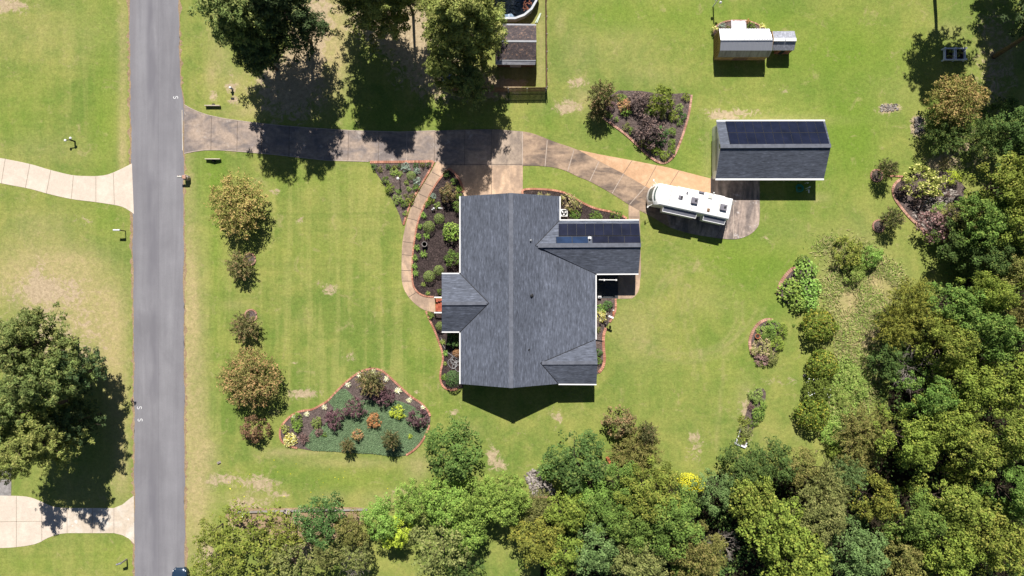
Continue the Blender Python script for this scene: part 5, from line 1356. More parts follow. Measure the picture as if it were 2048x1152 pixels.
def proto(kind, variant):
    key = (kind, variant)
    if key in PROTO: return PROTO[key]
    sd_ = hash((kind.__len__(), variant)) % 1000 + variant * 17 + sum(ord(c) for c in kind)
    br = None
    if kind == 'tree_l': R_, H_ = 4.2, 9.0; d = crown_broad(R_, 6.8, 2.0, sd_, .235, .56, .98)
    elif kind == 'tree_m': R_, H_ = 3.0, 7.0; d = crown_broad(R_, 5.4, 1.4, sd_, .215, .43, 1.15)
    elif kind == 'tree_airy': R_, H_ = 4.0, 8.0; d = crown_broad(R_, 5.6, 2.0, sd_, .25, .36, .62, gap=.25)
    elif kind == 'tree_feather':R_, H_ = 3.2, 6.5; d = crown_wisp(R_, H_, sd_, 80, .26, 1, 1.2, 60, False, .3)
    elif kind == 'tree_long': R_, H_ = 4.0, 8.5; d = crown_broad(R_, 6.7, 1.6, sd_, .28, .46, 1.05)
    elif kind == 'shrub_l': R_, H_ = 1.9, 2.6; d = crown_broad(R_, 2.4, .1, sd_, .19, .26, 1.35)
    elif kind == 'shrub_m': R_, H_ = 1.1, 1.5; d = crown_broad(R_, 1.4, .05, sd_, .14, .18, 1.0, 7)
    elif kind == 'shrub_s': R_, H_ = .5, .6; d = crown_broad(R_, .55, .02, sd_, .1, .12, 1.0, 5)
    elif kind == 'ball': R_, H_ = .75, 1.1; d = crown_ball(R_, H_, sd_, .085)
    elif kind == 'ball_l': R_, H_ = 1.1, 1.5; d = crown_ball(R_, H_, sd_, .12)
    elif kind == 'round_l': R_, H_ = 1.9, 2.6; d = [np.concatenate(z) for z in zip(crown_ball(1.75, 2.4, sd_, .24), crown_broad(R_, 2.5, .1, sd_, .2, .3, 1.0))]
    elif kind == 'wisp_l': R_, H_ = 4.0, 5.5; d = [np.concatenate(z) for z in zip(crown_wisp(R_, H_, sd_, 110, .23, 1, .9, 60), crown_broad(3.7, 4.4, .8, sd_, .2, .36, .7))]
    elif kind == 'wisp_m': R_, H_ = 2.2, 3.6; d = [np.concatenate(z) for z in zip(crown_wisp(R_, H_, sd_, 52, .21, 1, .7, 50), crown_broad(1.7, 2.6, .6, sd_, .17, .26, .45))]
    elif kind == 'wisp_s': R_, H_ = 1.2, 1.6; d = crown_wisp(R_, H_, sd_, 34, .13, 1, .1, 40)
    elif kind == 'pine': R_, H_ = 5.2, 14.0; d, br = crown_pine(R_, H_, 4.5, sd_, 56, 8)
    elif kind == 'pine_tall': R_, H_ = 5.0, 17.0; d, br = crown_pine(R_, H_, 3.0, sd_, 88, 8)
    elif kind == 'pine_high': R_, H_ = 4.0, 17.0; d, br = crown_pine(R_, H_, 10.0, sd_, 44, 8)
    elif kind == 'tuft': R_, H_ = .5, .45; d = crown_tuft(R_, H_, sd_, 40, .07)
    elif kind == 'bigleaf': R_, H_ = 1.5, 1.6; d = crown_bigleaf(R_, H_, sd_, .34)
    elif kind == 'hydrangea': R_, H_ = 1.25, 1.5; d = crown_bigleaf(R_, H_, sd_, .27)
    me = quads_mesh("crown", *d)
    tr = None
    if kind in ('tree_l', 'tree_m', 'tree_airy', 'tree_long', 'tree_feather', 'wisp_l', 'wisp_m', 'pine', 'pine_tall', 'pine_high'):
        mb = MB(); rg = random.Random(sd_)
        if kind.startswith('pine'):
            mb.tube([(0, 0, 0), (.1, .05, H_ * .35), (-.08, .1, H_ * .7), (0, 0, H_ * .97)], [.26, .2, .13, .04], 8)
            for z, tip in br: mb.tube([(0, 0, z - .1), tuple(tip * .5 + np.array([0, 0, z * .5 - .12])), tuple(tip)], [.06, .04, .015], 4, cap=False)
        elif kind.startswith('wisp'):
            for k in range(5):
                a = k * 1.256; mb.tube([(.08 * math.cos(a), .08 * math.sin(a), 0), (.25 * math.cos(a), .25 * math.sin(a), H_ * .3), (R_ * .4 * math.cos(a), R_ * .4 * math.sin(a), H_ * .62)], [.06, .05, .02], 5)
        else:
            mb.tube([(0, 0, 0), (.05, .04, H_ * .3), (0, 0, H_ * .55)], [.17, .13, .08], 7)
            for k in range(7):
                a = k * .9 + rg.uniform(-.2, .2); l = R_ * rg.uniform(.5, .75); z = H_ * rg.uniform(.25, .45)
                mb.tube([(0, 0, z), (l * .45 * math.cos(a), l * .45 * math.sin(a), z + l * .35), (l * math.cos(a), l * math.sin(a), z + l * .6)], [.07, .05, .02], 5, cap=False)
        o = mb.build("trunk", M['bark']); tr = o.data; bpy.data.objects.remove(o)
    PROTO[key] = (me, tr, R_, H_)
    return PROTO[key]
rp = random.Random(77)
cnt_ = {}
NV = {'tree_l': 4, 'tree_m': 4, 'tree_airy': 3, 'tree_long': 3, 'tree_feather': 2, 'pine': 3, 'pine_tall': 3, 'pine_high': 2, 'shrub_l': 3, 'shrub_m': 4, 'shrub_s': 4, 'ball': 1, 'ball_l': 1, 'wisp_l': 2, 'round_l': 2, 'wisp_m': 3, 'wisp_s': 3, 'tuft': 3, 'bigleaf': 2, 'hydrangea': 1}
KN = {'round_l': 'shrub', 'tree_l': 'broadleaf_tree', 'tree_m': 'broadleaf_tree', 'tree_airy': 'broadleaf_tree', 'tree_long': 'broadleaf_tree', 'tree_feather': 'feathery_tree', 'pine': 'pine_tree', 'pine_tall': 'pine_tree', 'pine_high': 'pine_tree', 'wisp_l': 'crepe_myrtle', 'wisp_m': 'crepe_myrtle', 'wisp_s': 'shrub', 'shrub_l': 'shrub', 'shrub_m': 'shrub', 'shrub_s': 'small_shrub', 'ball': 'clipped_shrub', 'ball_l': 'clipped_shrub', 'tuft': 'grass_tuft', 'bigleaf': 'leafy_plant', 'hydrangea': 'leafy_shrub'}
CATS = {'broadleaf_tree': 'tree', 'feathery_tree': 'tree', 'pine_tree': 'pine tree', 'crepe_myrtle': 'crepe myrtle', 'shrub': 'shrub', 'small_shrub': 'shrub', 'clipped_shrub': 'shrub', 'grass_tuft': 'plant', 'leafy_plant': 'plant', 'leafy_shrub': 'shrub'}
def plant(kind, px, py, rpx, h, pal, label, group=None, zc=None, sy=1.0, rot=None):
    v = cnt_.get(kind, 0) % NV[kind]; cnt_[kind] = cnt_.get(kind, 0) + 1
    me, tr, R_, H_ = proto(kind, v)
    zc = h * .62 if zc is None else zc
    loc = P(px, py, zc); loc.z = 0
    r = rpx / PXM * (CAM_H - zc) / CAM_H * (1.12 if kind.startswith(('shrub', 'round')) else 1.04 if kind.startswith('wisp') else 1.05 if kind.startswith('tree') else 1.0)
    s_ = r / R_; sz = h / H_
    nm = KN[kind]
    rt = rp.uniform(0, 6.28) if rot is None else rot
    if tr is None:
        c = bpy.data.objects.new(nm, me); COL.objects.link(c); c.location = loc; c.rotation_euler = (0, 0, rt); c.scale = (s_, s_ * sy, sz)
        tag(c, label, CATS[nm], group); root = c
    else:
        root = thing(nm, label, CATS[nm], loc, rt, group); root.scale = (s_, s_ * sy, sz)
        t_ = bpy.data.objects.new("trunk", tr); COL.objects.link(t_); t_.parent = root
        c = bpy.data.objects.new("crown", me); COL.objects.link(c); c.parent = root
    c.material_slots[0].link = 'OBJECT'; c.material_slots[0].material = PAL[pal]
    return root
# ================================================================ planting plan (photo pixels)
W_ = "woodland trees along the right and bottom"
# --- tall pines
GP = "tall pines"
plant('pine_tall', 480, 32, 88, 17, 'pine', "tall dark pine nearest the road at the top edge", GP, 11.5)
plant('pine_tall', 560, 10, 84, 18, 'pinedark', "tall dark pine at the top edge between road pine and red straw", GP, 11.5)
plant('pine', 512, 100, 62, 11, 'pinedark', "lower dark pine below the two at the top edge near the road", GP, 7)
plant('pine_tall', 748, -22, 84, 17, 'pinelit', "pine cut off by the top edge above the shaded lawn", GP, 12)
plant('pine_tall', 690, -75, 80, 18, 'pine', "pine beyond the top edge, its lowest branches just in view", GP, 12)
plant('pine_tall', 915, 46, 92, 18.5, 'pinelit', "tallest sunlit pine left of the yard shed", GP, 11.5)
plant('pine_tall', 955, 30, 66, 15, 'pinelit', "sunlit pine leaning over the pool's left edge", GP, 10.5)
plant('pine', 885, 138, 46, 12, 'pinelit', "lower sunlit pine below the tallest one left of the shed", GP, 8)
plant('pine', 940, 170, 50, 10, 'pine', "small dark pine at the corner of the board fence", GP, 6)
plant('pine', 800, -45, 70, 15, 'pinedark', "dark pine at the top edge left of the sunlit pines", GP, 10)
plant('pine', 45, 690, 92, 14, 'pine', "large pine at the left edge, uppermost of the neighbour's group", GP, 9.5)
plant('pine', 100, 760, 78, 14, 'pine', "broad pine in the middle of the neighbour's group", GP, 9)
plant('pine', 25, 830, 84, 14, 'pine', "pine at the left edge halfway down the neighbour's group", GP, 9.5)
plant('pine', 160, 745, 58, 9, 'pinedark', "darker pine on the road side of the neighbour's group", GP, 5)
plant('pine', 85, 885, 70, 13, 'pinelit', "lowest pine of the neighbour's group above the pale drive", GP, 8.5)
plant('pine', 10, 935, 40, 11, 'pinelit', "small sunlit pine at the left edge above the grey path", GP, 7.5)
plant('pine', 160, 840, 58, 8, 'pinedark', "low dark pine nearest the left road edge", GP, 4)
# --- the right side: pines outside whose trunks or shade show
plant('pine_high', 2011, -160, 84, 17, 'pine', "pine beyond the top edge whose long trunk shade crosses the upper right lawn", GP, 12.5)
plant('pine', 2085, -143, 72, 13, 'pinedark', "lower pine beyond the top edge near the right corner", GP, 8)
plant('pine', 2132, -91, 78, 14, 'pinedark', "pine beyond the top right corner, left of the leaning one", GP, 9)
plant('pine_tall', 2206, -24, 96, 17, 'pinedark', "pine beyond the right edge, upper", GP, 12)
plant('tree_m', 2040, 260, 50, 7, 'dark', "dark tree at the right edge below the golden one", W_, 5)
t = thing("pine_tree", "pine with a long bare trunk leaning in at the upper right edge", "pine tree", Gd(1988, 113), 0, GP)
mb = MB(); mb.tube([Gd(1988, 113), P(2022, 92, 4.5), P(2060, 68, 8.5), P(2130, 25, 13)], [.32, .26, .22, .1], 10); mb.build("trunk", M['bark'], t)
c = bpy.data.objects.new("crown", proto('pine_tall', 0)[0]); COL.objects.link(c); c.parent = t; q_ = P(2175, 0, 12) - Gd(1988, 113); c.location = (q_.x, q_.y, 2.5); c.scale = (1, 1, .75)
c.material_slots[0].link = 'OBJECT'; c.material_slots[0].material = PAL['pinedark']
plant('wisp_l', 1922, 198, 60, 6.5, 'goldmyrtle', "golden brown crepe myrtle below the white raised planter", "crepe myrtles", 4.5)
plant('tree_feather', 1895, 262, 52, 4.5, 'dark', "dark feathery tree under the golden brown crepe myrtle", W_, 2.5)
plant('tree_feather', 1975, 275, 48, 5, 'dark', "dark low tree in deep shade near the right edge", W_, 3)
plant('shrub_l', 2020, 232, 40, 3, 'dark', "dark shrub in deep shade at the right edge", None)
# --- crepe myrtles along the road
GM = "crepe myrtles in a line along the road"
plant('wisp_l', 470, 408, 62, 4.6, 'goldmyrtle', "large golden crepe myrtle, first in the line along the road", GM, 3.2, sy=1.12, rot=0)
plant('wisp_m', 478, 530, 32, 2.9, 'brownmyrtle', "small brownish crepe myrtle with brick ring, second along the road", GM)
plant('wisp_m', 489, 654, 34, 2.8, 'brownmyrtle', "sparse brown crepe myrtle with brick ring, third along the road", GM)
plant('wisp_l', 495, 758, 66, 4.6, 'rustmyrtle', "large rusty orange crepe myrtle, fourth along the road", GM, 3.2)
plant('shrub_l', 508, 860, 27, 2.6, 'redbrown', "dense red brown bush at the lower end of the line along the road")
# --- neighbours around the lower lawn
plant('tree_m', 902, 900, 60, 7.2, 'deepgreen', "round green tree standing alone above the lime thicket", None, 4.6)
plant('tree_m', 1152, 922, 66, 7.2, 'dark', "large round dark green tree beside the rock patch", None, 4.6)
plant('shrub_l', 1240, 848, 32, 3.8, 'brownmyrtle', "brown topped tree below the house, right of the round dark tree", None)
plant('tree_feather', 1272, 905, 56, 4.2, 'brownolive', "feathery olive brown tree right of the round dark tree", None)
plant('wisp_m', 1295, 868, 26, 4.5, 'darkmyrtle', "dark upright wisp rising behind the feathery olive tree", None)
plant('ball_l', 1383, 966, 30, 2.0, 'yellow', "bright yellow bush at the edge of the woods", None, None, .62, -.3)
plant('wisp_s', 1093, 942, 24, 2.0, 'bright', "bright fern-like clump above the rock patch", None)
# --- bottom thicket, left to right
T = [
 ('tree_airy', 500, 1085, 82, 7, 'olive', "wide olive tree at the bottom edge left of the clay hollow"),
 ('tree_airy', 420, 1068, 34, 5.5, 'olive', "small olive tree nearest the right road edge at the bottom"),
 ('tree_airy', 415, 1130, 40, 6, 'olive', "olive tree at the bottom edge beside the navy car"),
 ('tree_airy', 575, 1135, 60, 7, 'greyolive', "grey olive tree at the bottom edge, second from the road"),
 ('tree_airy', 572, 1068, 44, 6, 'olive', "olive tree in front of the clay hollow"),
 ('tree_m', 640, 1046, 52, 6, 'glossy', "dark glossy leaved tree over the timber edging"),
 ('tree_airy', 655, 1105, 40, 6, 'greyolive', "olive tree below the glossy leaved one"),
 ('tree_m', 702, 1062, 36, 5.5, 'brownolive', "brown green tree right of the glossy leaved one"),
 ('tree_airy', 712, 1108, 38, 5, 'greyolive', "grey green tree above the bare twiggy bush"),
 ('tree_m', 760, 1040, 42, 6, 'bright', "bright green tree left end of the lime thicket"),
 ('tree_m', 790, 1068, 32, 5, 'brightyellow', "yellow green bough under the left end of the lime thicket"),
 ('tree_m', 825, 1002, 40, 6, 'lime', "lime green tree, topmost left of the lime thicket"),
 ('tree_long', 890, 1005, 48, 6.5, 'lime', "lime green tree directly below the lone round tree"),
 ('tree_long', 950, 1010, 52, 6.5, 'lime', "lime green tree in the middle of the lime thicket"),
 ('tree_long', 1012, 1000, 48, 6.5, 'lime', "lime green tree left of the rock patch"),
 ('tree_long', 930, 1060, 48, 6, 'lime', "lime green tree at the lower side of the thicket"),
 ('tree_airy', 878, 1098, 66, 8, 'greyolive', "bluish dark tree with gaps at the bottom edge"),
 ('tree_airy', 930, 1140, 38, 6, 'dark', "dark tree at the bottom edge left of the small clearing"),
 ('tree_feather', 1080, 1018, 40, 4.5, 'greyolive', "grey green feathery tree under the rock patch"),
 ('tree_long', 1135, 1022, 46, 6, 'yellowgreen', "yellow green tree below the round dark tree"),
 ('tree_m', 1075, 1085, 56, 7.5, 'gold', "gold green tree at the bottom edge right of the clearing"),
 ('tree_m', 1120, 1112, 50, 7, 'yellowgreen', "yellow tipped tree right of the gold green one"),
 ('tree_m', 1190, 1100, 52, 7.5, 'blue', "blue green tree at the bottom edge, middle"),
 ('tree_m', 1205, 1025, 46, 6.5, 'green', "green tree with white blossom below the round dark one"),
 ('tree_m', 1185, 985, 34, 5, 'bright', "small bright green tree touching the round dark tree"),
 ('tree_m', 1245, 960, 42, 6, 'green', "green tree under the feathery olive brown one"),
 ('tree_l', 1300, 985, 66, 8.5, 'olive', "speckled light green tree left of the yellow bush"),
 ('tree_l', 1340, 1040, 72, 9, 'green', "large light green tree below the yellow bush"),
 ('tree_l', 1265, 1045, 58, 8, 'green', "mid green tree between the blossom tree and the large light one"),
 ('tree_l', 1290, 1120, 62, 8, 'greyolive', "grey green tree at the bottom edge, centre right"),
 ('tree_l', 1395, 1115, 62, 8, 'brownolive', "brownish olive tree at the bottom edge before the dark gap"),
 ('tree_m', 1380, 1150, 40, 7, 'green', "mid green tree cut by the bottom edge before the dark gap"),
 ('tree_m', 1432, 985, 42, 7, 'blue', "blue green tree right of the yellow bush"),
 ('tree_long', 1510, 1000, 56, 9, 'olive', "olive tree at the top of the long bright crown"),
 ('tree_long', 1555, 1060, 68, 10, 'yellowgreen', "long bright green crown rising from the bottom edge"),
 ('tree_long', 1600, 1125, 72, 10.5, 'yellowgreen', "long bright green crown cut by the bottom edge"),
 ('tree_m', 1497, 935, 48, 6.5, 'dark', "dark olive tree just below the white timber corner"),
 ('tree_m', 1550, 925, 44, 6, 'dark', "dark tree between the timber corner and the round gold shrubs"),
 ('tree_m', 1600, 935, 42, 6, 'brownolive', "brown olive tree below the round white flowered shrubs"),
 ('tree_feather', 1655, 975, 56, 7, 'greyolive', "grey green feathery tree left of the golden bough"),
 ('tree_feather', 1700, 950, 40, 6.5, 'blue', "blue grey soft tree on the wood's inner edge"),
 ('tree_l', 1640, 1035, 56, 8.5, 'greyolive', "grey olive tree right of the long bright crown"),
 ('tree_m', 1755, 1000, 44, 8.5, 'gold', "golden green tree in the middle of the lower wood"),
 ('tree_feather', 1735, 870, 66, 5.5, 'brownolive', "grey brown brushy tree beside the mown grass"),
 ('tree_feather', 1715, 925, 42, 5, 'brownolive', "lower grey brown brushy tree beside the mown grass"),
 ('tree_l', 1720, 1105, 62, 9.5, 'blue', "blue green crown with bare twigs at the bottom edge"),
 ('tree_l', 1800, 1120, 56, 9.5, 'brownolive', "brown green tree at the bottom edge under the lit crowns"),
 ('tree_l', 1830, 1040, 60, 10, 'green', "green crown right of the golden green tree"),
 ('tree_l', 1905, 1010, 64, 11, 'olive', "olive crown near the lower right, left of the dark hole"),
 ('tree_l', 1890, 1100, 66, 11, 'yellowgreen', "yellow green crown at the bottom edge, second from the right"),
 ('tree_l', 1990, 1075, 76, 12, 'olive', "broad olive green crown in the bottom right corner"),
 ('tree_l', 2030, 985, 56, 12, 'green', "green crown at the right edge above the corner crown"),
 ('tree_l', 1820, 880, 62, 10.5, 'yellowgreen', "sunlit yellow green crown right of the brushy brown trees"),
 ('tree_l', 1890, 850, 62, 11, 'yellowgreen', "sunlit crown in the middle of the right wood"),
 ('tree_l', 1950, 900, 64, 11.5, 'olive', "olive crown right of the sunlit middle one"),
 ('tree_l', 2020, 860, 66, 12, 'olive', "olive crown at the right edge beside the dark hole"),
 ('tree_l', 1855, 790, 48, 10, 'green', "green crown just below the bare dead branches"),
 ('tree_l', 1935, 765, 62, 11, 'yellowgreen', "yellow green crown right of the bare dead branches"),
 ('tree_l', 2015, 755, 66, 12, 'yellowgreen', "golden green crown at the right edge, halfway down the wood"),
 ('tree_l', 1900, 690, 56, 10.5, 'olive', "olive crown above the bare dead branches"),
 ('tree_l', 1975, 665, 60, 11.5, 'green', "green crown at the centre of the upper right wood"),
 ('tree_l', 2045, 640, 44, 11.5, 'brownolive', "brownish crown at the right edge of the upper wood"),
 ('tree_l', 1915, 610, 52, 9.5, 'green', "leafy green crown on top of the upper right wood"),
 ('tree_l', 1972, 590, 46, 10.5, 'yellowgreen', "yellow green crown tucked under the deep shadow"),
 ('tree_feather', 1830, 600, 50, 7, 'gold', "golden olive soft tree at the wood's upper left edge"),
 ('tree_feather', 1800, 655, 52, 6.5, 'gold', "lower golden olive soft tree at the wood's left edge"),
 ('tree_m', 1860, 655, 42, 8, 'gold', "dark gold tree behind the two soft golden ones"),
 ('tree_m', 1790, 720, 44, 4.5, 'dark', "low dark tree in the shade left of the dead branches"),
 ('tree_l', 2010, 372, 62, 9.5, 'olive', "sunlit olive crown at the right edge below the shadows"),
 ('tree_l', 2040, 450, 60, 10, 'olive', "olive crown at the right edge, second below the shadows"),
 ('tree_l', 1975, 440, 62, 8.5, 'green', "green crown beside the purple tree"),
 ('tree_m', 1935, 440, 42, 6, 'brownolive', "brownish tree between purple tree and green crown"),
 ('tree_m', 1915, 480, 44, 5.5, 'dark', "dark green tree below the purple one"),
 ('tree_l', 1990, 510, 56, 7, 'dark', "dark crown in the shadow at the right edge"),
 ('tree_m', 2040, 540, 44, 9, 'brownolive', "brown tinged crown at the right edge by the deep shadow"),
 ('tree_l', 2080, 330, 66, 10, 'dark', "dark crown cut by the right edge above the sunlit olive one"),
 ('tree_l', 2090, 560, 60, 11, 'olive', "crown cut by the right edge halfway down"),
 ('tree_l', 2100, 900, 60, 12, 'green', "green crown cut by the right edge low down"),
 ('tree_l', 2085, 1120, 60, 12, 'green', "green crown cut by the bottom right corner"),
]
for k_, x, y, r, h, pal, lb in T: plant(k_, x, y, r, h, pal, lb, W_, h * .66)
plant('shrub_l', 1877, 450, 34, 3.4, 'smoke', "smoky purple tree at the lower end of the rocky bed", None)
# bare branches
for px, py, R_, H_, mt, lb in ((710, 1122, 1.9, 3, 'bark_grey', "bare grey twiggy bush at the bottom edge"), (1835, 735, 3.0, 5.5, 'bark_grey', "pale bare dead branches in the dark gap of the wood"), (1448, 1090, 1.8, 4.5, 'bark_grey', "thin bare branches beside the long bright crown"), (1960, 870, 1.6, 9.5, 'bark_grey', "bare branch tips poking out of the right wood")):
    t = thing("bare_bush", lb, "dead tree", P(px, py, H_ * .7) * Vector((1, 1, 0)) if False else (P(px, py, H_ * .7).x, P(px, py, H_ * .7).y, 0))
    mb = crown_bare(R_, H_, int(px)); mb.build("branches", M[mt], t, local=True)
    mb = MB(); mb.tube([(0, 0, 0), (0, 0, H_ * .5)], .09, 6); mb.build("trunk", M[mt], t, local=True)

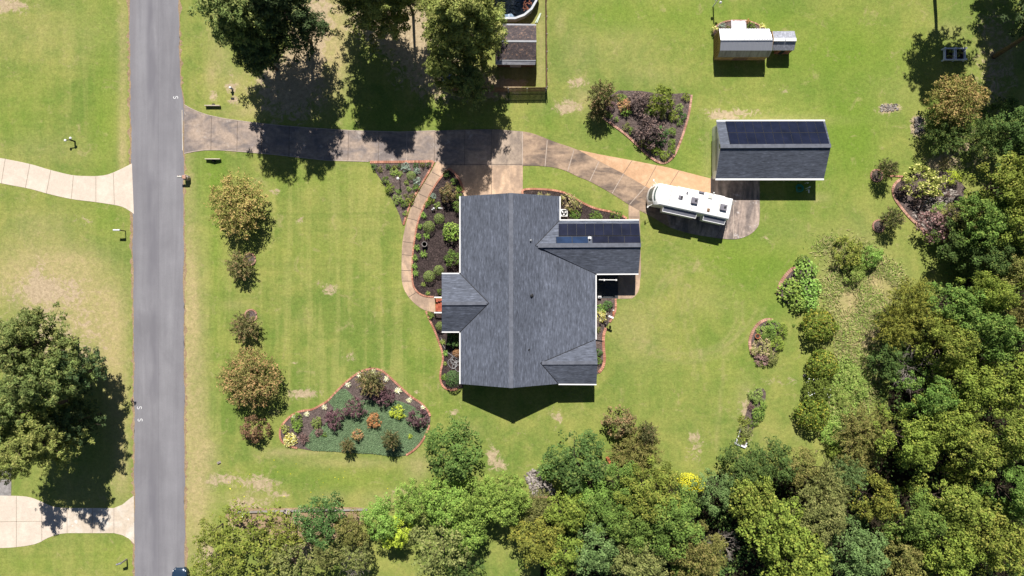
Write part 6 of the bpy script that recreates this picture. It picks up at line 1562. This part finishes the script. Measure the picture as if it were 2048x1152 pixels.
# --- shrubs and small plants: kind, x, y, r, h, palette, label
S1 = "plants in the triangular bed by the drive"
S2 = "plants in the dark bed along the front walk"
S3 = "plants in the wavy bed left of the house"
S4 = "plants in the bed with the air conditioner"
S5 = "plants in the bed right of the house"
S6 = "plants in the triangular bed above the orange drive"
S7 = "plants in the purple bush bed"
Q = [
 (S1, "in triangular bed by drive", [
  ('shrub_s',748,333,6,.6,'boxdark',"dark shrub at the upper left corner"),('shrub_s',760,338,6,.4,'greyolive',"dull low plant right of the corner shrub"),('shrub_s',776,333,5,.5,'boxdark',"small dark shrub, second along the top edge"),
  ('shrub_s',789,334,4.5,.5,'brownolive',"tiny brown green shrub, third along the top edge"),('shrub_s',799,332,4.5,.5,'boxdark',"tiny dark shrub, fourth along the top edge"),('shrub_s',812,334,9,.6,'greyblue',"grey blue shrub at the top edge"),
  ('shrub_s',831,330,5.5,.6,'boxdark',"dark shrub right of the grey blue one at the top"),('shrub_s',845,329,5,.6,'brownolive',"brown green shrub near the upper right corner"),('shrub_s',857,329,5,.6,'dark',"dark shrub in the upper right corner"),
  ('shrub_s',833,342,7,.6,'greyblue',"grey blue shrub above the bright clipped one"),('ball',822,351,9.5,.8,'box',"bright green mound, the roundest"),('shrub_s',834,363,8,.6,'greyblue',"lowest of the grey blue shrubs"),
  ('shrub_s',789,343,9,.3,'weeds',"low light green patch above the lantern"),('shrub_s',799,347,6,.3,'weeds',"small light green patch right of the first"),('shrub_s',832,375,7,.5,'green',"green shrub beside the walk edging, halfway down"),('shrub_s',770,360,7.5,.6,'green',"green shrub on the lawn side, upper"),
  ('shrub_m',779,377,10,.8,'yellowgreen',"yellow green bush on the lawn side, middle"),('shrub_s',818,378,5,.4,'weeds',"small bright plant right of the lantern"),('shrub_s',797,383,5.5,.4,'bright',"small bright plant below the lantern"),('shrub_m',794,398,9,.6,'box',"light green bush on the lawn side, lower"),
  ('shrub_s',824,392,6,.5,'greyolive',"grey green plant near the walk, lower half"),('shrub_s',819,403,8,.6,'olive',"olive shrub near the walk, lower half"),('shrub_s',808,408,7,.6,'green',"green shrub left of the olive one"),('shrub_s',811,427,5,.4,'weeds',"little plant at the bottom tip"),
  ('shrub_s',813,365,5,.35,'weeds',"small low plant between lantern and walk"),('shrub_s',811,391,4,.35,'greyolive',"tiny dull plant in the lower half"),('tuft',802,400,5,.4,'bright',"bright tuft next to the lower lawn side bush")]),
 (S2, "in front walk bed", [
  ('shrub_l',895,384,18,2.2,'brownmyrtle',"large brown flecked bush at the upper end"),('shrub_s',893,348,7,.6,'dark',"dark shaded plant under the brick corner"),('shrub_s',907,362,6,.6,'green',"green plant beside the upper edging"),('shrub_s',917,378,7,.6,'lime',"lime plant right of the big brown bush"),
  ('shrub_s',917,393,7,.7,'lime',"lime plant at the house corner"),('shrub_m',915,412,12,1.3,'green',"dark green bush against the house below the corner"),('shrub_s',866,392,5.5,.5,'greyblue',"grey green plant, uppermost beside the walk"),('shrub_s',861,401,7,.5,'olive',"olive plant, second beside the walk"),
  ('shrub_s',854,409,5.5,.5,'green',"green plant, third beside the walk"),('shrub_s',875,411,6.5,.5,'box',"light green mound above the two path lights"),('ball',878,437,11,1.2,'box',"clipped round box, uppermost of four"),('ball',857.5,453,12,1.2,'box',"clipped round box, second of four"),
  ('ball',877,540.5,10.5,1.2,'box',"clipped round box next to the porch roof"),('ball',858,552.5,12,1.2,'box',"clipped round box, lowest of four"),('hydrangea',903,464.5,20,1.9,'lime',"big lime green bush against the house"),('shrub_l',904,517,16,1.8,'green',"large spiky dark green bush against the house"),
  ('tuft',847,430,7.5,.6,'bright',"grassy tuft, uppermost in the row by the walk"),('tuft',840,452,6.5,.5,'bright',"grassy tuft left of the second round box"),('tuft',853,471,8,.6,'bright',"grassy tuft below the second round box"),('tuft',837,473,7.5,.6,'bright',"grassy tuft against the walk, left of another"),
  ('tuft',834,495,8,.6,'bright',"grassy tuft left of the grey pot"),('tuft',847,508,8.5,.6,'bright',"broad grassy tuft below the grey pot"),('tuft',830,515,7.5,.6,'bright',"grassy tuft against the walk below the pot"),('tuft',829,532,7.5,.6,'bright',"grassy tuft, second lowest by the walk"),
  ('tuft',831,546,7.5,.6,'bright',"grassy tuft, lowest by the walk"),('tuft',847,569,6,.35,'weeds',"thin small plant under the lowest round box"),('tuft',856,586,5.5,.35,'weeds',"thin small plant by the curved bottom edging"),('shrub_s',879,583,5.5,.7,'green',"small green shrub next to the porch steps")]),
 (S3, "in bed left of house", [
  ('shrub_s',861,631,6.5,.5,'lime',"lime plant just below the porch steps"),('ball',880,652,9,1.1,'box',"clipped round box half under the porch roof"),('shrub_l',908,678,16,1.6,'boxdark',"dark bush in the shade of the porch roof"),('ball',914,706,9,.9,'brownball',"round dried brown shrub"),
  ('tuft',885,684,7,.4,'weeds',"thin plant above the silvery hose"),('tuft',891,706,7,.5,'bright',"bright tuft left of the silvery hose"),('tuft',890,727,5,.3,'weeds',"faint tuft beside the lower edging"),('ball_l',906,758,17,2.0,'boxdark',"large round dark green bush at the house corner"),('shrub_s',888,754,6,.4,'lime',"lime plant left of the large dark bush")]),
 (S4, "in air conditioner bed", [
  ('shrub_m',1150,431,11,1.2,'green',"dark green bush right of the air conditioner"),('shrub_m',1191.5,432,12,1.2,'green',"green bush in the middle against the solar roof"),
  ('shrub_m',1233,431,12,1.2,'green',"green bush at the right end against the solar roof"),('tuft',1080,390,7,.4,'straw',"dry tuft along the top, left"),('tuft',1096,392,7,.4,'straw',"dry tuft along the top, right")]),
 (S5, "in bed right of house", [
  ('shrub_m',1216,611,10,.9,'boxdark',"dark green bush just below the patio"),('shrub_s',1203,617,9,.7,'bright',"light green plant left of the dark bush"),('shrub_m',1203,632,12,1.0,'yellowvar',"yellow green bush left of the bird feeder"),('shrub_s',1199,705,6.5,.6,'boxdark',"small dark plant, upper of two by the small gable"),
  ('shrub_s',1198,722,7,.6,'green',"small green plant, lower of two by the small gable"),('shrub_s',1196,659,6,.4,'greyolive',"pale grey plant against the wall")]),
 (S6, "in triangular island bed", [
  ('wisp_m',1205,190,34,4.8,'brownmyrtle',"tall brown green feathery tree at the upper left corner"),('wisp_m',1196,222,24,3.0,'darkmyrtle',"dark lower part of the feathery growth at the left corner"),('shrub_l',1279,205,23,1.9,'darkpurple',"dark purple bush at the top"),  # second wisp_m: shaded part of the tree, shade painted as darker leaves
  ('shrub_l',1327,196,25,3.0,'yellowgreen',"tall leafy yellow green bush at the top right"),('shrub_l',1318,212,19,2.4,'olive',"olive bush in front of the tall leafy one"),('shrub_l',1300,258,32,2.5,'darkpurple',"largest dark bush in the centre"),('shrub_l',1318,268,20,2.0,'boxdark',"dark green side of the largest bush"),
  ('shrub_m',1250,209,14,1.2,'coral',"orange pink bush"),('shrub_s',1252,223,9,1.0,'lime',"lime plant on the orange pink bush"),('shrub_s',1243,196,9,.7,'lime',"lime plant above the orange pink bush"),('shrub_s',1218,229,7,.5,'lime',"light green mound near the left tip"),
  ('shrub_s',1233,238,5,.4,'lime',"tiny light green mound near the left edging"),('shrub_m',1218,213,12,.9,'purple',"deep purple plant beside the feathery tree"),('shrub_s',1298,222,9,.8,'bright',"bright green plant with a white bloom in the centre"),('shrub_m',1348,231,11,.8,'olive',"olive shrub on the right, broadest"),
  ('shrub_s',1360,216,8,.7,'box',"light green shrub on the right, uppermost but one"),('shrub_s',1367,231,7,.7,'boxdark',"dark green shrub on the right against the edging"),('shrub_s',1360,245,6.5,.5,'green',"small green shrub on the right, below the dark one"),('shrub_m',1345,263,8,.8,'lime',"lime mound on the right, alone on bare mulch"),
  ('shrub_m',1344,285,8,.8,'lime',"lime mound, upper of two at the lower right"),('shrub_m',1344,299,8.5,.8,'lime',"lime mound, lower of two at the lower right"),('shrub_m',1330,310,10,.9,'yellowgreen',"yellow green mound at the bottom tip"),('shrub_m',1313,301,9,.8,'yellowgreen',"yellow green mound left of the bottom tip one"),
  ('shrub_m',1300,291,9.5,.8,'yellowgreen',"yellow green mound, second along the left edging"),('shrub_s',1286,286,8,.6,'olive',"olive mound, first along the left edging"),('shrub_s',1372,194,8,.6,'olive',"pale olive plant in the upper right corner"),('shrub_s',1254,254,8,.6,'greyolive',"grey green plant below the orange pink bush"),
  ('shrub_s',1263,261,7,.6,'green',"green plant beside the largest bush, lower left"),('shrub_s',1326,232,6,.5,'yellowvar',"small yellowish plant between the leafy and largest bushes")]),
 (S7, "in purple bush bed", [
  ('shrub_m',709,817,20,1.5,'purple',"purple bush, second from the left"),('shrub_m',668,840,20,1.5,'purple',"purple bush, leftmost"),('shrub_m',835,838,20,1.5,'purple',"purple bush at the right tip"),('shrub_m',766,793,21,1.6,'purple',"purple bush under the brown feathery tree"),
  ('wisp_m',740,764,32,3.2,'brownmyrtle',"brown feathery tree at the top"),('shrub_m',795,825,14,.9,'brightyellow',"glowing yellow green mound"),('shrub_m',748,842,15,1.1,'rust',"rust flecked bush in the middle"),('shrub_m',714,871,11,1.1,'coral',"orange topped bush, low middle"),
  ('wisp_m',781,880,22,3.2,'darkmyrtle',"dark wispy tree at the lower side"),('wisp_m',694,892,17,2.6,'brownmyrtle',"thin brown tree reaching over the lower edge"),('shrub_m',632,846,11,.9,'box',"green plant left of the leftmost purple bush"),('shrub_s',636,864,8,.7,'smoke',"small smoky plant under the green one"),
  ('shrub_m',592,838,11,.9,'lime',"lime bush near the left tip, upper"),('shrub_m',594,854,11,.9,'lime',"lime bush near the left tip, lower"),('shrub_s',569,858,8,.6,'cream',"cream plant at the left tip"),('hydrangea',580,880,14,.7,'yellowvar',"yellow big leafed plant at the lower left tip"),
  ('wisp_s',607,877,13,.9,'smoke',"sparse brown plant at the lower left"),('shrub_s',820,873,4.5,.4,'brightyellow',"tiny yellow mound"),('shrub_s',648,870,5,.4,'green',"tiny green plant under the leftmost purple bush"),
  ('tuft',696,770,7,.4,'white',"cream rosette, fourth from the left along the top edging"),('tuft',719,750,6.5,.4,'white',"cream rosette left of the brown feathery tree"),('tuft',747,743,6.5,.4,'white',"cream rosette at the very top"),('tuft',773,758,7,.4,'white',"cream rosette, first right of the brown feathery tree"),
  ('tuft',796,781,8,.4,'white',"largest cream rosette on the right side"),('tuft',818,800,7,.4,'white',"cream rosette above the right purple bush"),('tuft',845.5,815.5,6,.4,'white',"cream rosette touching the right purple bush"),('tuft',649,814.5,6.5,.4,'white',"cream rosette, third from the left"),('tuft',613,828,6.5,.4,'white',"cream rosette, second from the left"),('tuft',587,834,5,.4,'white',"small cream rosette, first from the left")]),
 ("plants round the metal roofed barn", "behind the barn", [
  ('shrub_s',1430,57,6,.9,'yellowvar',"yellow plant at the left corner"),('shrub_s',1431,65,6,.8,'darkpurple',"dark purple plant under the yellow one"),('shrub_s',1445,52,7,.6,'greyblue',"grey green plant left of the ramp"),('shrub_s',1457,55,4,.4,'greyolive',"tiny grey plant touching the ramp"),
  ('shrub_s',1504,53,8,.7,'green',"dark green plant right of the ramp"),('shrub_s',1497,43,5,.4,'rust',"small orange plant at the ramp's upper right"),('shrub_s',1526,52,6,.4,'yellowvar',"yellow orange plant at the right end")]),
 ("shrubs of the back lawn", "on back lawn", [
  ('bigleaf',1583,580,25,1.7,'lime',"light big leafed plant, lower left of the clump"),('bigleaf',1614,540,24,1.7,'bright',"big leafed plant at the top of the clump"),('bigleaf',1622,577,24,1.8,'bright',"big leafed plant at the right of the clump"),('bigleaf',1620,606,20,1.5,'bright',"big leafed plant at the bottom of the clump"),('bigleaf',1607,521,13,1.2,'green',"small big leafed plant at the upper tip of the clump"),('bigleaf',1598,605,20,1.5,'lime',"light big leafed plant at the bottom of the clump"),
  ('round_l',1641,653,32,2.9,'magnolia',"round gold green shrub, uppermost of the line"),('round_l',1647,730,30,2.7,'magnolia',"round gold green shrub, second of the line"),('round_l',1637,781,27,2.3,'flowering',"white flowered shrub, third of the line"),('round_l',1629,830,32,3.0,'magnolia',"round gold green shrub, lowest of the line"),
  ('shrub_s',1588,651,3,.3,'green',"tiny sprig left of the uppermost round shrub"),
  ('shrub_m',1545,655,15,.9,'lime',"lime plant in the half moon bed, top"),('shrub_m',1565,661,13,.8,'yellowgreen',"yellow green plant in the half moon bed, upper right"),('shrub_m',1526,697,20,.9,'variegpink',"pinkish green plant in the half moon bed, lower left"),('shrub_m',1553,687,17,.9,'yellowgreen',"yellow green plant in the half moon bed, middle right"),('shrub_m',1525,717,15,.8,'smoke',"brownish plant in the half moon bed, bottom left"),('shrub_m',1545,717,14,.8,'greyolive',"dull plant in the half moon bed, bottom right"),('shrub_s',1527,662,12,.4,'weeds',"low weedy plant in the half moon bed beside the pot"),('shrub_m',1540,672,13,.8,'green',"green plant in the half moon bed, centre"),
  ('shrub_m',1513,790,15,.9,'box',"green plant at the upper end of the strip bed"),('shrub_m',1522,812,13,.8,'lime',"lime plant in the strip bed, second"),('bigleaf',1518,829,14,.8,'green',"dark large leafed plant in the strip bed"),('shrub_s',1489,842,11,.5,'olive',"olive plant on the left of the strip bed"),('shrub_m',1492,862,15,.7,'greyolive',"grey olive plant low in the strip bed"),('shrub_s',1486,877,11,.5,'olive',"olive plant by the white timber corner"),('wisp_s',1502,813,9,.6,'smoke',"brown dried plant in the strip bed"),('shrub_s',1508,846,9,.5,'green',"green plant in the strip bed, centre"),
  ('wisp_m',1776,338,24,3.6,'darkmyrtle',"wispy dark tree with brick ring, upper of two by the rocky bed"),('wisp_m',1786,437,26,3.4,'darkmyrtle',"wispy dark tree with brick ring, lower of two by the rocky bed"),
  ('shrub_m',1907,355,14,1.5,'brightyellow',"small yellow green bush at the rocky bed's upper right"),('shrub_m',1800,382,12,.8,'darkpurple',"dark purple plant at the left of the rocky bed"),('shrub_m',1836,408,12,.7,'darkpurple',"dark reddish plant among the pond rocks"),('shrub_s',1893,388,8,.4,'darkpurple',"small dark plant above the pond rocks"),('shrub_m',1878,418,14,.8,'weeds',"light green weeds below the pond rocks"),('wisp_s',1891,325,15,.8,'straw',"pale dried grass clump above the cream speckled bush"),
  ('shrub_l',1699,503,30,2.4,'olive',"olive bush at the top of the rough grass"),('shrub_l',1748,512,22,2.2,'bright',"light green bush at the top right of the rough grass"),('shrub_l',1708,548,20,1.6,'weeds',"weedy light green bush in the rough grass"),('shrub_m',1723,530,14,1.2,'lime',"yellowish weed clump between the two rough grass bushes"),
  ('shrub_l',1697,752,24,.9,'weeds',"bright weedy mound, upper, right of the round shrubs"),('shrub_l',1687,790,22,.9,'weeds',"bright weedy mound, middle, right of the round shrubs"),('shrub_l',1716,778,24,1.2,'weeds',"bright weedy mound against the woods"),('shrub_l',1665,870,22,1.2,'lime',"bright weedy mound, lowest, above the feathery trees"),
  ('shrub_m',1668,902,14,1.0,'yellowgreen',"yellow green weed clump above the dark tree"),('wisp_m',970,10,20,3.4,'yellow',"yellow flowering spray over the pool's left rim")]),
]
plant('shrub_m', 1143, 405, 24, 1.4, 'variegpink', "pale mottled bush above the air conditioner", S4, None, .62, -.65)
plant('shrub_l', 1853, 361, 44, 3.0, 'cream', "big cream speckled bush at the top of the rocky bed", "shrubs of the back lawn", None, .7, -.2)
for grp, where, items in Q:
    for kd, x, y, r, h, pal, lb in items: plant(kd, x, y, r, h, pal, lb + " " + where, grp)
for i, (x, y) in enumerate(((1899.5,103),(1905.5,103),(1897.5,111.5),(1904,112.5),(1919.5,100),(1916,106.5),(1923.5,105),(1917,112))):
    wh = ("upper left","upper right","lower left","lower right")[i] if i < 4 else ("topmost","left","middle right","lowest")[i - 4]
    plant('shrub_s', x, y, 2.6, .75, 'cream', f"pale cabbage-like plant, {wh} one in the planter's {'left' if i < 4 else 'right'} bay", "pale plants in the raised planter", .6)

# --- stuff: blades, weeds and ground cover nobody could count
def scatter(poly, n, seed):
    rg = np.random.default_rng(seed); p = np.array(G2(poly)); lo, hi = p.min(0), p.max(0); out = np.empty((0, 2))
    while len(out) < n:
        q = rg.uniform(lo, hi, (n * 2, 2)); ins = np.zeros(len(q), bool); j = len(p) - 1
        for i in range(len(p)):
            c = ((p[i, 1] > q[:, 1]) != (p[j, 1] > q[:, 1])) & (q[:, 0] < (p[j, 0] - p[i, 0]) * (q[:, 1] - p[i, 1]) / (p[j, 1] - p[i, 1] + 1e-12) + p[i, 0]); ins ^= c; j = i
        out = np.concatenate([out, q[ins]])
    return out[:n], rg
def cover(name, poly, n, pal, h, L, W, seed, lay=.35, swirl=0, clump=0.0, soft=0):
    xy, rg = scatter(poly, n, seed); xy = xy + rg.normal(size=xy.shape) * soft
    if clump:   # thin it out by a soft random field so that it is patchy
        f = np.sin(xy[:, 0] * .9 + 2 * np.sin(xy[:, 1] * .6)) + np.sin(xy[:, 1] * 1.1 + 1.7 * np.sin(xy[:, 0] * .5 + 1))
        xy = xy[f + rg.normal(size=len(f)) * .6 > clump]
    k = len(xy); C_ = np.column_stack([xy, h * rg.uniform(.2, 1, k)])
    ph = swirl * (np.sin(xy[:, 0] * .45 + np.cos(xy[:, 1] * .35) * 2) * 3) + rg.normal(size=k) * (.7 if swirl else 3)
    A_ = np.column_stack([np.cos(ph), np.sin(ph), rg.uniform(-lay, lay, k)])
    N_ = np.column_stack([rg.normal(size=k) * .5, rg.normal(size=k) * .5, np.full(k, .9)])
    s_ = rg.uniform(.6, 1.4, k); fld = .5 + .25 * np.sin(xy[:, 0] * 1.3 + xy[:, 1] * .7) + .2 * rg.normal(size=k)
    T_ = np.column_stack([np.clip(fld, 0, 1), rg.random(k), rg.random(k)])
    me = quads_mesh(name, C_, N_, A_, L * s_, W * s_, T_); o = bpy.data.objects.new(name, me); COL.objects.link(o)
    me.materials[0] = PAL[pal]; o['kind'] = 'stuff'; return o
rough = [(1628,500),(1640,490),(1680,478),(1745,500),(1800,545),(1815,600),(1785,660),(1770,730),(1745,800),(1700,860),(1680,905),(1632,905),(1652,860),(1672,790),(1672,700),(1668,640),(1645,575)]
cover("rough_grass", rough, 12000, 'straw', .2, .6, .07, 11, .25, 1, -.8, .55)
cover("rough_grass", rough, 11000, 'weeds', .25, .45, .08, 12, .3, 1, -.3, .8)
cover("weed_cover", [(1660,730),(1700,720),(1735,760),(1725,800),(1690,830),(1680,890),(1640,900),(1650,840)], 4500, 'weeds', .45, .24, .15, 13, .3, 0, -.9, .5)
JUN = [(672,786),(690,777),(715,800),(740,800),(790,800),(830,815),(850,835),(857,850),(848,872),(840,884),(826,899),(808,910),(790,913),(748,907.5),(707,905.5),(665,902.5),(623,900.5),(610,893),(618,872),(628,858),(650,850),(668,815),(655,803)]
bed('ground_cover_sheet', smooth_path(G2(JUN), .5, True), plain('green_mat_cover', (0.115, 0.165, 0.085), .95, var=.3, scale=2), 0.07)
cover('ground_juniper', JUN, 17000, 'juniper', .15, .15, .08, 14, .5)
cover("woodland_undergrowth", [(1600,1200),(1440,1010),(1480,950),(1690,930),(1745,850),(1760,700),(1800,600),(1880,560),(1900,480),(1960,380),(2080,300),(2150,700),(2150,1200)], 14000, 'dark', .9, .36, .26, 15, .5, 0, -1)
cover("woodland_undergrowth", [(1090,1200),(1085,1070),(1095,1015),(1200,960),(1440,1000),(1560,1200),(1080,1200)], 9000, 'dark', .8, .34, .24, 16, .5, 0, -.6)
cover("fallen_leaves", [(560,905),(840,930),(850,1000),(730,1010),(500,1015),(380,960)], 26, 'yellow', .04, .16, .13, 17, .1)
cover("fallen_leaves", [(1370,480),(1560,430),(1500,900),(1420,940),(1330,820)], 14, 'straw', .04, .14, .1, 18, .1)
